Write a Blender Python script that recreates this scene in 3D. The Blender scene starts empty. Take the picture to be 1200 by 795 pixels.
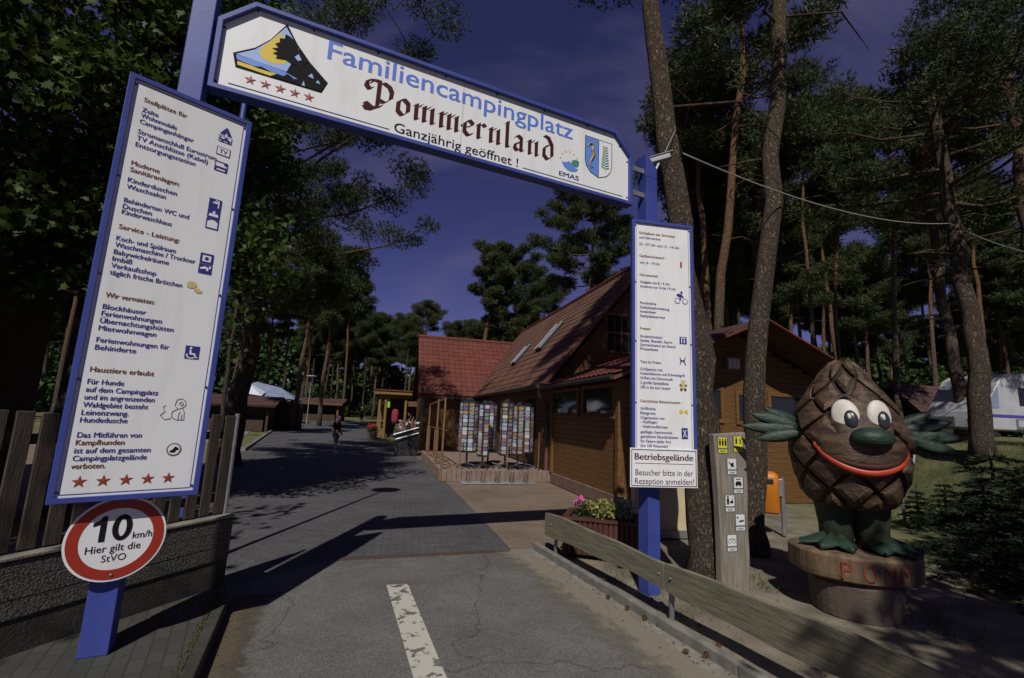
import bpy, bmesh, math, random
import numpy as np
from mathutils import Vector, Matrix
from math import radians, sin, cos, pi, atan2, sqrt, tan
random.seed(7)
S = bpy.context.scene
COL = S.collection

# ------------------------------------------------------------------ camera
CF, CT, CR, CH = 552.6, radians(9.51), radians(2.46), 1.85
cam_d = bpy.data.cameras.new('camera'); cam = bpy.data.objects.new('camera', cam_d); COL.objects.link(cam)
cam_d.sensor_width = 36.0; cam_d.lens = CF / 1200 * 36; cam_d.clip_end = 3000; cam_d.clip_start = 0.05
rt = Vector((1, 0, 0)); up = Vector((0, -sin(CT), cos(CT))); fw = Vector((0, cos(CT), sin(CT)))
r2 = rt * cos(CR) + up * sin(CR); u2 = up * cos(CR) - rt * sin(CR)
m = Matrix.Identity(4)
for i in range(3):
    m[i][0] = r2[i]; m[i][1] = u2[i]; m[i][2] = -fw[i]
m[2][3] = CH
cam.matrix_world = m
S.camera = cam

# ------------------------------------------------------------------ light
SUN_EL, SUN_AZ = radians(46.3), radians(186.3)      # azimuth clockwise from +Y
w_ = bpy.data.worlds.new('World'); S.world = w_; w_.use_nodes = True
nt = w_.node_tree; nt.nodes.clear()
def wn(t, **k):
    n = nt.nodes.new(t)
    for a, b in k.items(): setattr(n, a, b)
    return n
sky = wn('ShaderNodeTexSky', sky_type='NISHITA', sun_disc=False, sun_elevation=SUN_EL, sun_rotation=SUN_AZ,
         altitude=1500, air_density=0.85, dust_density=0.25, ozone_density=3.0)
tint = wn('ShaderNodeMix', data_type='RGBA', blend_type='MULTIPLY'); tint.inputs['Factor'].default_value = 1
tint.inputs[7].default_value = (0.58, 0.39, 0.66, 1)
tc = wn('ShaderNodeTexCoord')
mp = wn('ShaderNodeMapping'); mp.inputs['Rotation'].default_value = (0.25, 0.5, 0.5); mp.inputs['Scale'].default_value = (1.2, 5.5, 2.2)
nz = wn('ShaderNodeTexNoise'); nz.inputs['Scale'].default_value = 1.3; nz.inputs['Detail'].default_value = 7; nz.inputs['Roughness'].default_value = 0.55; nz.inputs['Distortion'].default_value = 0.35
cr = wn('ShaderNodeValToRGB'); cr.color_ramp.elements[0].position = 0.44; cr.color_ramp.elements[1].position = 0.74
cr.color_ramp.elements[0].color = (0, 0, 0, 1); cr.color_ramp.elements[1].color = (0.55, 0.55, 0.55, 1)
cl = wn('ShaderNodeMix', data_type='RGBA'); cl.inputs[7].default_value = (2.0, 1.8, 3.2, 1)
bg = wn('ShaderNodeBackground'); bg.inputs['Strength'].default_value = 0.06
wo = wn('ShaderNodeOutputWorld')
L_ = nt.links.new
L_(sky.outputs[0], tint.inputs[6]); L_(tint.outputs[2], cl.inputs[6])
L_(tc.outputs['Generated'], mp.inputs[0]); L_(mp.outputs[0], nz.inputs['Vector']); L_(nz.outputs['Fac'], cr.inputs[0]); L_(cr.outputs[0], cl.inputs[0])
L_(cl.outputs[2], bg.inputs[0]); L_(bg.outputs[0], wo.inputs[0])
sd = bpy.data.lights.new('sun', 'SUN'); sd.energy = 3.0; sd.angle = radians(0.5); sd.color = (1.0, 0.965, 0.91)
sun = bpy.data.objects.new('sun', sd); COL.objects.link(sun)
sdir = Vector((sin(SUN_AZ) * cos(SUN_EL), cos(SUN_AZ) * cos(SUN_EL), sin(SUN_EL)))
sun.rotation_euler = sdir.to_track_quat('Z', 'Y').to_euler(); sun.location = sdir * 50
vs = S.view_settings; vs.view_transform = 'Standard'; vs.look = 'None'; vs.exposure = 0.13; vs.gamma = 1; vs.use_curve_mapping = False

# ------------------------------------------------------------------ helpers
def ray(px, py):
    x = (px - 600) / CF; y = -(py - 397.5) / CF
    return rt * (x * cos(CR) - y * sin(CR)) + up * (x * sin(CR) + y * cos(CR)) + fw
def gnd(px, py, z=0.0):
    d = ray(px, py); return Vector((0, 0, CH)) + d * ((z - CH) / d.z)
def at(px, py, Y):
    d = ray(px, py); return Vector((0, 0, CH)) + d * (Y / d.y)
def V(*a): return Vector(a)

class MB:
    """collects shapes, links them as one mesh object"""
    def __init__(s): s.v = []; s.f = []; s.x = Matrix.Identity(4)
    def add(s, vs_, fs):
        o = len(s.v)
        for q in vs_:
            q = s.x @ Vector(q); s.v.append((q.x, q.y, q.z))
        for f in fs: s.f.append([i + o for i in f])
    def box(s, c, d, rz=0.0, taper=1.0):
        x, y, z = d[0] / 2, d[1] / 2, d[2] / 2; R = Matrix.Rotation(rz, 3, 'Z')
        vv = []
        for (a, b, e) in ((-1, -1, -1), (1, -1, -1), (1, 1, -1), (-1, 1, -1), (-1, -1, 1), (1, -1, 1), (1, 1, 1), (-1, 1, 1)):
            k = taper if e > 0 else 1.0
            vv.append(Vector(c) + R @ Vector((a * x * k, b * y * k, e * z)))
        s.add(vv, [(0, 3, 2, 1), (4, 5, 6, 7), (0, 1, 5, 4), (1, 2, 6, 5), (2, 3, 7, 6), (3, 0, 4, 7)]); return s
    def bar(s, a, b, w, h=None, upv=(0, 0, 1)):
        a = Vector(a); b = Vector(b); d = (b - a).normalized(); h = h or w
        sx = d.cross(Vector(upv))
        if sx.length < 1e-4: sx = d.cross(Vector((1, 0, 0)))
        sx.normalize(); sy = sx.cross(d)
        vv = [p + sx * (i * w / 2) + sy * (j * h / 2) for p in (a, b) for (i, j) in ((-1, -1), (1, -1), (1, 1), (-1, 1))]
        s.add(vv, [(0, 3, 2, 1), (4, 5, 6, 7), (0, 1, 5, 4), (1, 2, 6, 5), (2, 3, 7, 6), (3, 0, 4, 7)]); return s
    def tube(s, pts, rad, n=8, cap=True):
        pts = [Vector(p) for p in pts]; k = len(pts)
        if not hasattr(rad, '__len__'): rad = [rad] * k
        vv = []; fs = []; prev = None
        for i, p in enumerate(pts):
            d = (pts[min(i + 1, k - 1)] - pts[max(i - 1, 0)]).normalized()
            if prev is None:
                a = d.cross(Vector((0, 0, 1)))
                if a.length < 1e-3: a = d.cross(Vector((1, 0, 0)))
            else: a = prev - d * prev.dot(d)
            a.normalize(); prev = a; b = d.cross(a)
            for j in range(n):
                t = 2 * pi * j / n; vv.append(p + (a * cos(t) + b * sin(t)) * rad[i])
        for i in range(k - 1):
            for j in range(n):
                fs.append((i * n + j, i * n + (j + 1) % n, (i + 1) * n + (j + 1) % n, (i + 1) * n + j))
        if cap: fs.append(tuple(range(n - 1, -1, -1))); fs.append(tuple((k - 1) * n + j for j in range(n)))
        s.add(vv, fs); return s
    def lathe(s, prof, n=24, c=(0, 0, 0), sx=1, sy=1):
        vv = []; fs = []; k = len(prof); c = Vector(c)
        for (r, z) in prof:
            for j in range(n):
                t = 2 * pi * j / n; vv.append(c + Vector((r * cos(t) * sx, r * sin(t) * sy, z)))
        for i in range(k - 1):
            for j in range(n):
                fs.append((i * n + j, i * n + (j + 1) % n, (i + 1) * n + (j + 1) % n, (i + 1) * n + j))
        fs.append(tuple(range(n - 1, -1, -1))); fs.append(tuple((k - 1) * n + j for j in range(n)))
        s.add(vv, fs); return s
    def ell(s, c, r, n=16, m_=10, R=None):
        vv = []; fs = []; c = Vector(c)
        for i in range(m_ + 1):
            a = pi * i / m_
            for j in range(n):
                t = 2 * pi * j / n; q = Vector((r[0] * sin(a) * cos(t), r[1] * sin(a) * sin(t), r[2] * cos(a)))
                if R: q = R @ q
                vv.append(c + q)
        for i in range(m_):
            for j in range(n):
                fs.append((i * n + j, (i + 1) * n + j, (i + 1) * n + (j + 1) % n, i * n + (j + 1) % n))
        s.add(vv, fs); return s
    def prism(s, poly, O, ax, ay, t):
        """polygon (2d) in the plane O,ax,ay; front face at O, extruded by t along ax x ay"""
        ax = Vector(ax); ay = Vector(ay); nn = ax.cross(ay).normalized(); O = Vector(O); k = len(poly)
        fr = [O + ax * p[0] + ay * p[1] for p in poly]
        if t == 0: s.add(fr, [tuple(range(k))]); return s
        s.add(fr + [q + nn * t for q in fr], [tuple(range(k - 1, -1, -1)), tuple(range(k, 2 * k))] +
              [(i, (i + 1) % k, k + (i + 1) % k, k + i) for i in range(k)]); return s
    def build(s, name, mat, parent=None, smooth=False, bevel=0.0, loc=None, seg=2):
        me = bpy.data.meshes.new(name); me.from_pydata(s.v, [], s.f); me.update()
        me.materials.append(mat)
        if smooth: me.shade_smooth()
        o = bpy.data.objects.new(name, me); COL.objects.link(o)
        if parent: o.parent = parent
        if loc: o.location = loc
        if bevel:
            b = o.modifiers.new('bevel', 'BEVEL'); b.width = bevel; b.segments = seg; b.limit_method = 'ANGLE'; b.angle_limit = radians(40)
        return o
def thing(name, label, cat, loc=(0, 0, 0), rz=0.0, group=None):
    o = bpy.data.objects.new(name, None); COL.objects.link(o); o.location = loc; o.rotation_euler = (0, 0, rz)
    o.empty_display_size = 0.2
    o['label'] = label; o['category'] = cat
    if group: o['group'] = group
    return o
def tag(o, label, cat, group=None):
    o['label'] = label; o['category'] = cat
    if group: o['group'] = group
    return o
def struct(o): o['kind'] = 'structure'; return o
def dup(root, loc, rz=0.0, sc=1.0, label=None, group=None):
    r = root.copy(); COL.objects.link(r); r.location = loc; r.rotation_euler = (0, 0, rz); r.scale = (sc, sc, sc)
    if label: r['label'] = label
    if group: r['group'] = group
    for ch in list(root.children):
        c = ch.copy(); COL.objects.link(c); c.parent = r
        for g in list(ch.children):
            d = g.copy(); COL.objects.link(d); d.parent = c
    return r

# ------------------------------------------------------------------ materials
def mat(name, c1, c2=None, scale=6.0, rough=0.75, bump=0.0, bscale=40.0, metal=0.0, stretch=None, coord='Object', detail=6, lo=0.35, hi=0.65, spec=0.4):
    M = bpy.data.materials.new(name); M.use_nodes = True; t = M.node_tree; b = t.nodes['Principled BSDF']
    b.inputs['Roughness'].default_value = rough; b.inputs['Metallic'].default_value = metal; b.inputs['Specular IOR Level'].default_value = spec
    b.inputs['Base Color'].default_value = (*c1, 1)
    cd = t.nodes.new('ShaderNodeTexCoord'); mpn = t.nodes.new('ShaderNodeMapping')
    if stretch: mpn.inputs['Scale'].default_value = stretch
    t.links.new(cd.outputs[coord], mpn.inputs[0])
    if c2:
        n = t.nodes.new('ShaderNodeTexNoise'); n.inputs['Scale'].default_value = scale; n.inputs['Detail'].default_value = detail
        r = t.nodes.new('ShaderNodeValToRGB'); r.color_ramp.elements[0].position = lo; r.color_ramp.elements[1].position = hi
        r.color_ramp.elements[0].color = (*c1, 1); r.color_ramp.elements[1].color = (*c2, 1)
        t.links.new(mpn.outputs[0], n.inputs['Vector']); t.links.new(n.outputs['Fac'], r.inputs[0]); t.links.new(r.outputs[0], b.inputs['Base Color'])
    if bump:
        n2 = t.nodes.new('ShaderNodeTexNoise'); n2.inputs['Scale'].default_value = bscale; n2.inputs['Detail'].default_value = 4
        bp = t.nodes.new('ShaderNodeBump'); bp.inputs['Strength'].default_value = bump; bp.inputs['Distance'].default_value = 0.02
        t.links.new(mpn.outputs[0], n2.inputs['Vector']); t.links.new(n2.outputs['Fac'], bp.inputs['Height']); t.links.new(bp.outputs[0], b.inputs['Normal'])
    return M
def pavers(name, ca, cb, cm, rz, sx=0.21, sy=0.105, blot=(0.7, 1.1)):
    M = bpy.data.materials.new(name); M.use_nodes = True; t = M.node_tree; b = t.nodes['Principled BSDF']; b.inputs['Roughness'].default_value = 0.85
    cd = t.nodes.new('ShaderNodeTexCoord'); mpn = t.nodes.new('ShaderNodeMapping'); mpn.inputs['Rotation'].default_value = (0, 0, rz)
    br = t.nodes.new('ShaderNodeTexBrick'); br.inputs['Scale'].default_value = 1; br.inputs['Brick Width'].default_value = sx; br.inputs['Row Height'].default_value = sy
    br.inputs['Mortar Size'].default_value = 0.006; br.inputs['Mortar Smooth'].default_value = 0.3
    br.inputs['Color1'].default_value = (*ca, 1); br.inputs['Color2'].default_value = (*cb, 1); br.inputs['Mortar'].default_value = (*cm, 1)
    n = t.nodes.new('ShaderNodeTexNoise'); n.inputs['Scale'].default_value = 0.7; n.inputs['Detail'].default_value = 9; n.inputs['Roughness'].default_value = 0.65
    mr = t.nodes.new('ShaderNodeMapRange'); mr.inputs[1].default_value = 0.3; mr.inputs[2].default_value = 0.7; mr.inputs[3].default_value = blot[0]; mr.inputs[4].default_value = blot[1]
    mx = t.nodes.new('ShaderNodeMix'); mx.data_type = 'RGBA'; mx.blend_type = 'MULTIPLY'; mx.inputs[0].default_value = 1
    l = t.links.new
    l(cd.outputs['Object'], mpn.inputs[0]); l(mpn.outputs[0], br.inputs['Vector']); l(cd.outputs['Object'], n.inputs['Vector']); l(n.outputs['Fac'], mr.inputs[0])
    l(br.outputs['Color'], mx.inputs[6]); l(mr.outputs[0], mx.inputs[7]); l(mx.outputs[2], b.inputs['Base Color'])
    bp = t.nodes.new('ShaderNodeBump'); bp.inputs['Strength'].default_value = 0.5; bp.inputs['Distance'].default_value = 0.006; bp.invert = True
    l(br.outputs['Fac'], bp.inputs['Height']); l(bp.outputs[0], b.inputs['Normal'])
    return M
def foliage(name, c1, c2, scale=0.9, trans=0.25, rough=0.55):
    M = bpy.data.materials.new(name); M.use_nodes = True; t = M.node_tree; b = t.nodes['Principled BSDF']; b.inputs['Roughness'].default_value = rough; b.inputs['Specular IOR Level'].default_value = 0.25
    g = t.nodes.new('ShaderNodeNewGeometry'); n = t.nodes.new('ShaderNodeTexNoise'); n.inputs['Scale'].default_value = scale; n.inputs['Detail'].default_value = 8; n.inputs['Roughness'].default_value = 0.7
    r = t.nodes.new('ShaderNodeValToRGB'); r.color_ramp.elements[0].position = 0.35; r.color_ramp.elements[1].position = 0.68
    r.color_ramp.elements[0].color = (*c1, 1); r.color_ramp.elements[1].color = (*c2, 1)
    tr = t.nodes.new('ShaderNodeBsdfTranslucent'); mx = t.nodes.new('ShaderNodeMixShader'); mx.inputs[0].default_value = trans
    l = t.links.new
    l(g.outputs['Position'], n.inputs['Vector']); l(n.outputs['Fac'], r.inputs[0]); l(r.outputs[0], b.inputs['Base Color']); l(r.outputs[0], tr.inputs['Color'])
    l(b.outputs[0], mx.inputs[1]); l(tr.outputs[0], mx.inputs[2]); l(mx.outputs[0], t.nodes['Material Output'].inputs['Surface'])
    return M
def bark(name, low, high, zt=6.0, zs=4.0, plate=9.0):
    """Scots pine bark: grey plated below, orange higher up the trunk"""
    M = bpy.data.materials.new(name); M.use_nodes = True; t = M.node_tree; b = t.nodes['Principled BSDF']; b.inputs['Roughness'].default_value = 0.9; b.inputs['Specular IOR Level'].default_value = 0.2
    cd = t.nodes.new('ShaderNodeTexCoord'); sp = t.nodes.new('ShaderNodeSeparateXYZ'); mr = t.nodes.new('ShaderNodeMapRange')
    mr.inputs[1].default_value = zt - zs / 2; mr.inputs[2].default_value = zt + zs / 2
    mpn = t.nodes.new('ShaderNodeMapping'); mpn.inputs['Scale'].default_value = (1, 1, 0.35)
    vo = t.nodes.new('ShaderNodeTexVoronoi'); vo.feature = 'DISTANCE_TO_EDGE'; vo.inputs['Scale'].default_value = plate
    n = t.nodes.new('ShaderNodeTexNoise'); n.inputs['Scale'].default_value = plate * 1.1; n.inputs['Detail'].default_value = 6
    ad = t.nodes.new('ShaderNodeMix'); ad.data_type = 'RGBA'; ad.blend_type = 'ADD'; ad.inputs[0].default_value = 0.22
    r = t.nodes.new('ShaderNodeValToRGB'); r.color_ramp.elements[0].position = 0.0; r.color_ramp.elements[1].position = 0.30
    r.color_ramp.elements[0].color = (0.36, 0.31, 0.28, 1); r.color_ramp.elements[1].color = (1, 1, 1, 1)
    mx = t.nodes.new('ShaderNodeMix'); mx.data_type = 'RGBA'; mx.inputs[6].default_value = (*low, 1); mx.inputs[7].default_value = (*high, 1)
    m2 = t.nodes.new('ShaderNodeMix'); m2.data_type = 'RGBA'; m2.blend_type = 'MULTIPLY'; m2.inputs[0].default_value = 1
    m3 = t.nodes.new('ShaderNodeMix'); m3.data_type = 'RGBA'; m3.blend_type = 'MULTIPLY'; m3.inputs[0].default_value = 0.7
    bp = t.nodes.new('ShaderNodeBump'); bp.inputs['Strength'].default_value = 0.9; bp.inputs['Distance'].default_value = 0.04
    l = t.links.new
    l(cd.outputs['Object'], sp.inputs[0]); l(sp.outputs[2], mr.inputs[0]); l(cd.outputs['Object'], mpn.inputs[0])
    l(mpn.outputs[0], n.inputs['Vector']); l(mpn.outputs[0], ad.inputs[6]); l(n.outputs['Color'], ad.inputs[7]); l(ad.outputs[2], vo.inputs['Vector'])
    l(vo.outputs['Distance'], r.inputs[0]); l(mr.outputs[0], mx.inputs[0]); l(mx.outputs[2], m2.inputs[6]); l(r.outputs[0], m2.inputs[7])
    l(m2.outputs[2], m3.inputs[6]); l(n.outputs['Fac'], m3.inputs[7]); l(m3.outputs[2], b.inputs['Base Color'])
    l(r.outputs[0], bp.inputs['Height']); l(bp.outputs[0], b.inputs['Normal'])
    return M

K = {}
K['blue'] = mat('blue_paint', (0.042, 0.062, 0.27), (0.056, 0.080, 0.32), 2.5, 0.45, 0.04, 60, detail=9)
K['white'] = mat('sign_white', (0.83, 0.83, 0.83), (0.69, 0.68, 0.65), 3.0, 0.38, stretch=(3, 3, .45), detail=10, lo=0.50, hi=0.92)
K['blacktrim'] = mat('black_trim', (0.02, 0.02, 0.02), rough=0.5)
K['tblue'] = mat('text_navy', (0.035, 0.035, 0.22), rough=0.5)
K['tbrown'] = mat('text_brown', (0.16, 0.055, 0.025), rough=0.5)
K['tsky'] = mat('text_blue', (0.10, 0.20, 0.66), rough=0.5)
K['tblack'] = mat('text_black', (0.010, 0.009, 0.010), rough=0.75, spec=0.15)
K['tmaroon'] = mat('text_maroon', (0.060, 0.008, 0.010), rough=0.7, spec=0.2)
K['red'] = mat('sign_red', (0.36, 0.035, 0.018), rough=0.4)
K['star'] = mat('star_red', (0.30, 0.055, 0.03), rough=0.45)
K['yellow'] = mat('logo_yellow', (0.72, 0.52, 0.03), rough=0.45)
K['lblue'] = mat('logo_blue', (0.13, 0.27, 0.70), rough=0.45)
K['pblue'] = mat('logo_pale_blue', (0.33, 0.47, 0.80), rough=0.45)
K['green'] = mat('logo_green', (0.07, 0.26, 0.18), rough=0.45)
K['galv'] = mat('galvanised', (0.34, 0.35, 0.36), (0.26, 0.27, 0.28), 12, 0.45, metal=0.6)
def asphalt():
    M = bpy.data.materials.new('asphalt'); M.use_nodes = True; t = M.node_tree; b = t.nodes['Principled BSDF']; b.inputs['Roughness'].default_value = 0.9
    cd = t.nodes.new('ShaderNodeTexCoord'); vo = t.nodes.new('ShaderNodeTexVoronoi'); vo.inputs['Scale'].default_value = 105
    wn_ = t.nodes.new('ShaderNodeTexWhiteNoise'); r = t.nodes.new('ShaderNodeValToRGB')
    for e, (p, c) in zip((0, 1), ((0.0, (.096, .092, .083)), (0.62, (.146, .140, .126)))): r.color_ramp.elements[e].position = p; r.color_ramp.elements[e].color = (*c, 1)
    e = r.color_ramp.elements.new(1.0); e.color = (.19, .185, .172, 1)
    n = t.nodes.new('ShaderNodeTexNoise'); n.inputs['Scale'].default_value = 1.3; n.inputs['Detail'].default_value = 10; n.inputs['Roughness'].default_value = 0.7
    mr = t.nodes.new('ShaderNodeMapRange'); mr.inputs[1].default_value = .3; mr.inputs[2].default_value = .7; mr.inputs[3].default_value = .68; mr.inputs[4].default_value = 1.18
    mx = t.nodes.new('ShaderNodeMix'); mx.data_type = 'RGBA'; mx.blend_type = 'MULTIPLY'; mx.inputs[0].default_value = 1
    bp = t.nodes.new('ShaderNodeBump'); bp.inputs['Strength'].default_value = 0.6; bp.inputs['Distance'].default_value = 0.006
    l = t.links.new; l(cd.outputs['Object'], vo.inputs['Vector']); l(vo.outputs['Color'], wn_.inputs['Vector']); l(wn_.outputs['Value'], r.inputs[0]); l(cd.outputs['Object'], n.inputs['Vector']); l(n.outputs['Fac'], mr.inputs[0])
    dn = t.nodes.new('ShaderNodeTexNoise'); dn.inputs['Scale'].default_value = 2.2; dn.inputs['Detail'].default_value = 6
    dm = t.nodes.new('ShaderNodeMix'); dm.data_type = 'RGBA'; dm.blend_type = 'ADD'; dm.inputs[0].default_value = .55
    cv_ = t.nodes.new('ShaderNodeTexVoronoi'); cv_.feature = 'DISTANCE_TO_EDGE'; cv_.inputs['Scale'].default_value = .42
    cr2 = t.nodes.new('ShaderNodeMapRange'); cr2.inputs[1].default_value = .0; cr2.inputs[2].default_value = .006; cr2.inputs[3].default_value = .55; cr2.inputs[4].default_value = 1.0
    m2 = t.nodes.new('ShaderNodeMix'); m2.data_type = 'RGBA'; m2.blend_type = 'MULTIPLY'; m2.inputs[0].default_value = 1
    l(cd.outputs['Object'], dn.inputs['Vector']); l(cd.outputs['Object'], dm.inputs[6]); l(dn.outputs['Color'], dm.inputs[7]); l(dm.outputs[2], cv_.inputs['Vector']); l(cv_.outputs['Distance'], cr2.inputs[0])
    l(r.outputs[0], mx.inputs[6]); l(mr.outputs[0], mx.inputs[7]); l(mx.outputs[2], m2.inputs[6]); l(cr2.outputs[0], m2.inputs[7]); l(m2.outputs[2], b.inputs['Base Color']); l(vo.outputs['Distance'], bp.inputs['Height']); l(bp.outputs[0], b.inputs['Normal'])
    return M
K['asphalt'] = asphalt()
K['concrete'] = mat('concrete', (0.18, 0.165, 0.135), (0.27, 0.25, 0.205), 5, 0.9, 0.3, 60)
K['kerb'] = mat('kerb_stone', (0.15, 0.145, 0.13), (0.24, 0.23, 0.20), 7, 0.9, 0.3, 60)
K['sand'] = mat('sand_soil', (0.13, 0.112, 0.08), (0.245, 0.215, 0.155), 2.2, 0.95, 0.5, 45, detail=10)
K['earth'] = mat('forest_floor', (0.055, 0.055, 0.028), (0.13, 0.11, 0.065), 1.1, 0.95, 0.5, 25, detail=9)
K['pavegrey'] = pavers('grey_pavers', (0.105, 0.103, 0.104), (0.080, 0.079, 0.082), (0.045, 0.045, 0.046), radians(-12))
K['pavered'] = pavers('red_pavers', (0.235, 0.175, 0.125), (0.195, 0.140, 0.100), (0.12, 0.095, 0.07), radians(-14.5))
K['pavedark'] = pavers('mossy_pavers', (0.072, 0.070, 0.058), (0.050, 0.050, 0.042), (0.035, 0.042, 0.024), radians(60), 0.2, 0.1)
K['aggregate'] = mat('washed_concrete', (0.032, 0.029, 0.026), (0.15, 0.135, 0.115), 75, 0.9, 1.0, 60, detail=3)
K['found'] = mat('dark_foundation', (0.032, 0.032, 0.026), (0.06, 0.058, 0.048), 6, 0.9, 0.3, 50)
K['fence'] = mat('dark_picket_wood', (0.050, 0.038, 0.027), (0.095, 0.075, 0.055), 5, 0.8, 0.4, 30, stretch=(6, 6, 0.5))
K['plank'] = mat('weathered_plank', (0.125, 0.118, 0.075), (0.22, 0.20, 0.135), 5, 0.85, 0.5, 26, stretch=(0.7, 0.7, 9))
K['greywood'] = mat('grey_oak', (0.19, 0.165, 0.125), (0.30, 0.27, 0.215), 5, 0.85, 0.4, 24, stretch=(7, 7, 0.6))
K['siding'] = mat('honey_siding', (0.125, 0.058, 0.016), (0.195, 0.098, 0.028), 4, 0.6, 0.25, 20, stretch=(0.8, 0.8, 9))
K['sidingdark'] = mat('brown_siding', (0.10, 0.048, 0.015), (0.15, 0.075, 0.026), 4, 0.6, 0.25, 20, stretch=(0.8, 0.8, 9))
K['cabinwood'] = mat('shaded_cabin_boards', (0.105, 0.050, 0.015), (0.165, 0.083, 0.026), 4, 0.6, 0.25, 20, stretch=(0.8, 0.8, 9))  # board colour darkened to stand for tree shade on the cabin wall
K['trim'] = mat('brown_trim', (0.12, 0.055, 0.022), (0.17, 0.085, 0.035), 6, 0.6, 0.2, 20)
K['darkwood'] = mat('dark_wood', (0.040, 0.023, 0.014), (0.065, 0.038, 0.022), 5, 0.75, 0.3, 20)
K['roofred'] = mat('red_tiles', (0.118, 0.034, 0.025), (0.155, 0.048, 0.034), 2, 0.7, 0.15, 30, spec=0.25, detail=9)
K['roofbrown'] = mat('mossy_red_tiles', (0.105, 0.045, 0.030), (0.145, 0.082, 0.056), 1.1, 0.75, 0.2, 30, detail=10, spec=0.25)
K['rooffar'] = mat('old_roof', (0.055, 0.026, 0.020), (0.085, 0.042, 0.032), 2, 0.8, 0.3, 20)
K['plinth'] = mat('brown_plinth', (0.16, 0.10, 0.075), (0.22, 0.145, 0.11), 5, 0.85, 0.3, 40)
K['terrace'] = mat('palisade_concrete', (0.20, 0.14, 0.11), (0.26, 0.19, 0.15), 5, 0.9, 0.3, 40)
K['cream'] = mat('cream_render', (0.62, 0.52, 0.33), (0.54, 0.45, 0.28), 3, 0.85, 0.2, 60)
K['glass'] = mat('window_glass', (0.012, 0.014, 0.016), rough=0.06, spec=0.6)
K['rust'] = mat('brown_steel', (0.19, 0.10, 0.045), (0.26, 0.14, 0.065), 9, 0.5)
K['copper'] = mat('copper_pipe', (0.22, 0.10, 0.065), rough=0.45, metal=0.4)
K['gutter'] = mat('dark_gutter', (0.035, 0.030, 0.028), rough=0.5)
K['steel'] = mat('steel_wire', (0.30, 0.31, 0.34), rough=0.4, metal=0.7)
K['rackdark'] = mat('rack_frame', (0.05, 0.05, 0.055), rough=0.45, metal=0.4)
K['orange'] = mat('orange_plastic', (0.62, 0.20, 0.015), (0.52, 0.16, 0.012), 3, 0.45)
K['cone'] = mat('carved_cone_wood', (0.026, 0.015, 0.009), (0.120, 0.070, 0.038), 4.5, 0.45, 0.6, 26, stretch=(1, 1, 4), spec=0.45, detail=10, lo=.3, hi=.72)
K['conecore'] = mat('dark_cone_groove', (0.018, 0.011, 0.007), (0.03, 0.018, 0.01), 4, 0.6)
K['leafpaint'] = mat('dark_green_paint', (0.010, 0.025, 0.016), (0.030, 0.056, 0.036), 5, 0.5, 0.5, 18, spec=0.35, stretch=(1, 1, 2.5))
K['legpaint'] = mat('shaded_mossy_green', (0.013, 0.019, 0.010), (0.040, 0.048, 0.022), 3, 0.65, 0.4, 20)  # mossy green, with the shadow on the legs put into the colour
K['eye'] = mat('eye_white', (0.66, 0.62, 0.55), (0.55, 0.50, 0.43), 9, 0.5)
K['pupil'] = mat('pupil_slate', (0.030, 0.034, 0.042), rough=0.3)
K['mouth'] = mat('mouth_red', (0.50, 0.062, 0.022), (0.42, 0.045, 0.018), 6, 0.4)
K['mouthdark'] = mat('mouth_dark', (0.045, 0.010, 0.007), rough=0.7)
K['carvered'] = mat('carved_letter_red', (0.26, 0.055, 0.02), (0.16, 0.04, 0.02), 20, 0.7)
K['logwood'] = mat('pedestal_log', (0.10, 0.062, 0.035), (0.20, 0.135, 0.08), 3, 0.7, 0.4, 20, stretch=(4, 4, 0.7))
K['ring'] = mat('concrete_ring', (0.075, 0.056, 0.044), (0.13, 0.10, 0.078), 3, 0.9, 0.4, 30)
K['planter'] = mat('redbrown_slats', (0.065, 0.022, 0.016), (0.10, 0.036, 0.025), 6, 0.6)
K['soil'] = mat('soil', (0.03, 0.02, 0.013), (0.05, 0.035, 0.02), 20, 0.95, 0.5, 40)
K['pink'] = mat('pink_petals', (0.75, 0.13, 0.45), rough=0.6)
K['yelleaf'] = foliage('variegated_leaves', (0.10, 0.16, 0.04), (0.50, 0.46, 0.14), 14, 0.15)
K['silver'] = foliage('silver_leaves', (0.20, 0.25, 0.18), (0.40, 0.44, 0.34), 14, 0.15)
K['redpet'] = mat('red_petals', (0.55, 0.07, 0.03), rough=0.6)
K['caravan'] = mat('caravan_shaded_white', (0.46, 0.46, 0.47), (0.40, 0.40, 0.41), 2, 0.4)  # white lowered in the colour itself for the shade over the caravan
K['carblue'] = mat('caravan_stripe', (0.07, 0.06, 0.30), rough=0.4)
K['pine'] = foliage('pine_needles', (0.030, 0.045, 0.014), (0.098, 0.118, 0.042), 0.9, 0.15)
K['maple'] = foliage('maple_leaves', (0.030, 0.060, 0.012), (0.095, 0.150, 0.030), 0.9, 0.30)
K['bush'] = foliage('undergrowth_leaves', (0.022, 0.045, 0.012), (0.070, 0.115, 0.028), 0.5, 0.25)
K['spruce'] = foliage('spruce_needles', (0.014, 0.026, 0.012), (0.035, 0.055, 0.022), 1.5, 0.1)
K['grass'] = foliage('grass_blades', (0.06, 0.075, 0.022), (0.15, 0.16, 0.055), 1.2, 0.25)
K['bark'] = bark('pine_bark', (0.27, 0.21, 0.155), (0.42, 0.25, 0.12), 8.0, 6.0, 15)
K['barkdark'] = bark('old_pine_bark', (0.25, 0.20, 0.15), (0.33, 0.25, 0.15), 7.0, 5.0, 19)
K['barkgrey'] = bark('grey_bark', (0.15, 0.13, 0.10), (0.15, 0.125, 0.095), 6.0, 4.0, 8)
K['skin'] = mat('skin', (0.42, 0.23, 0.15), rough=0.6)
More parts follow.
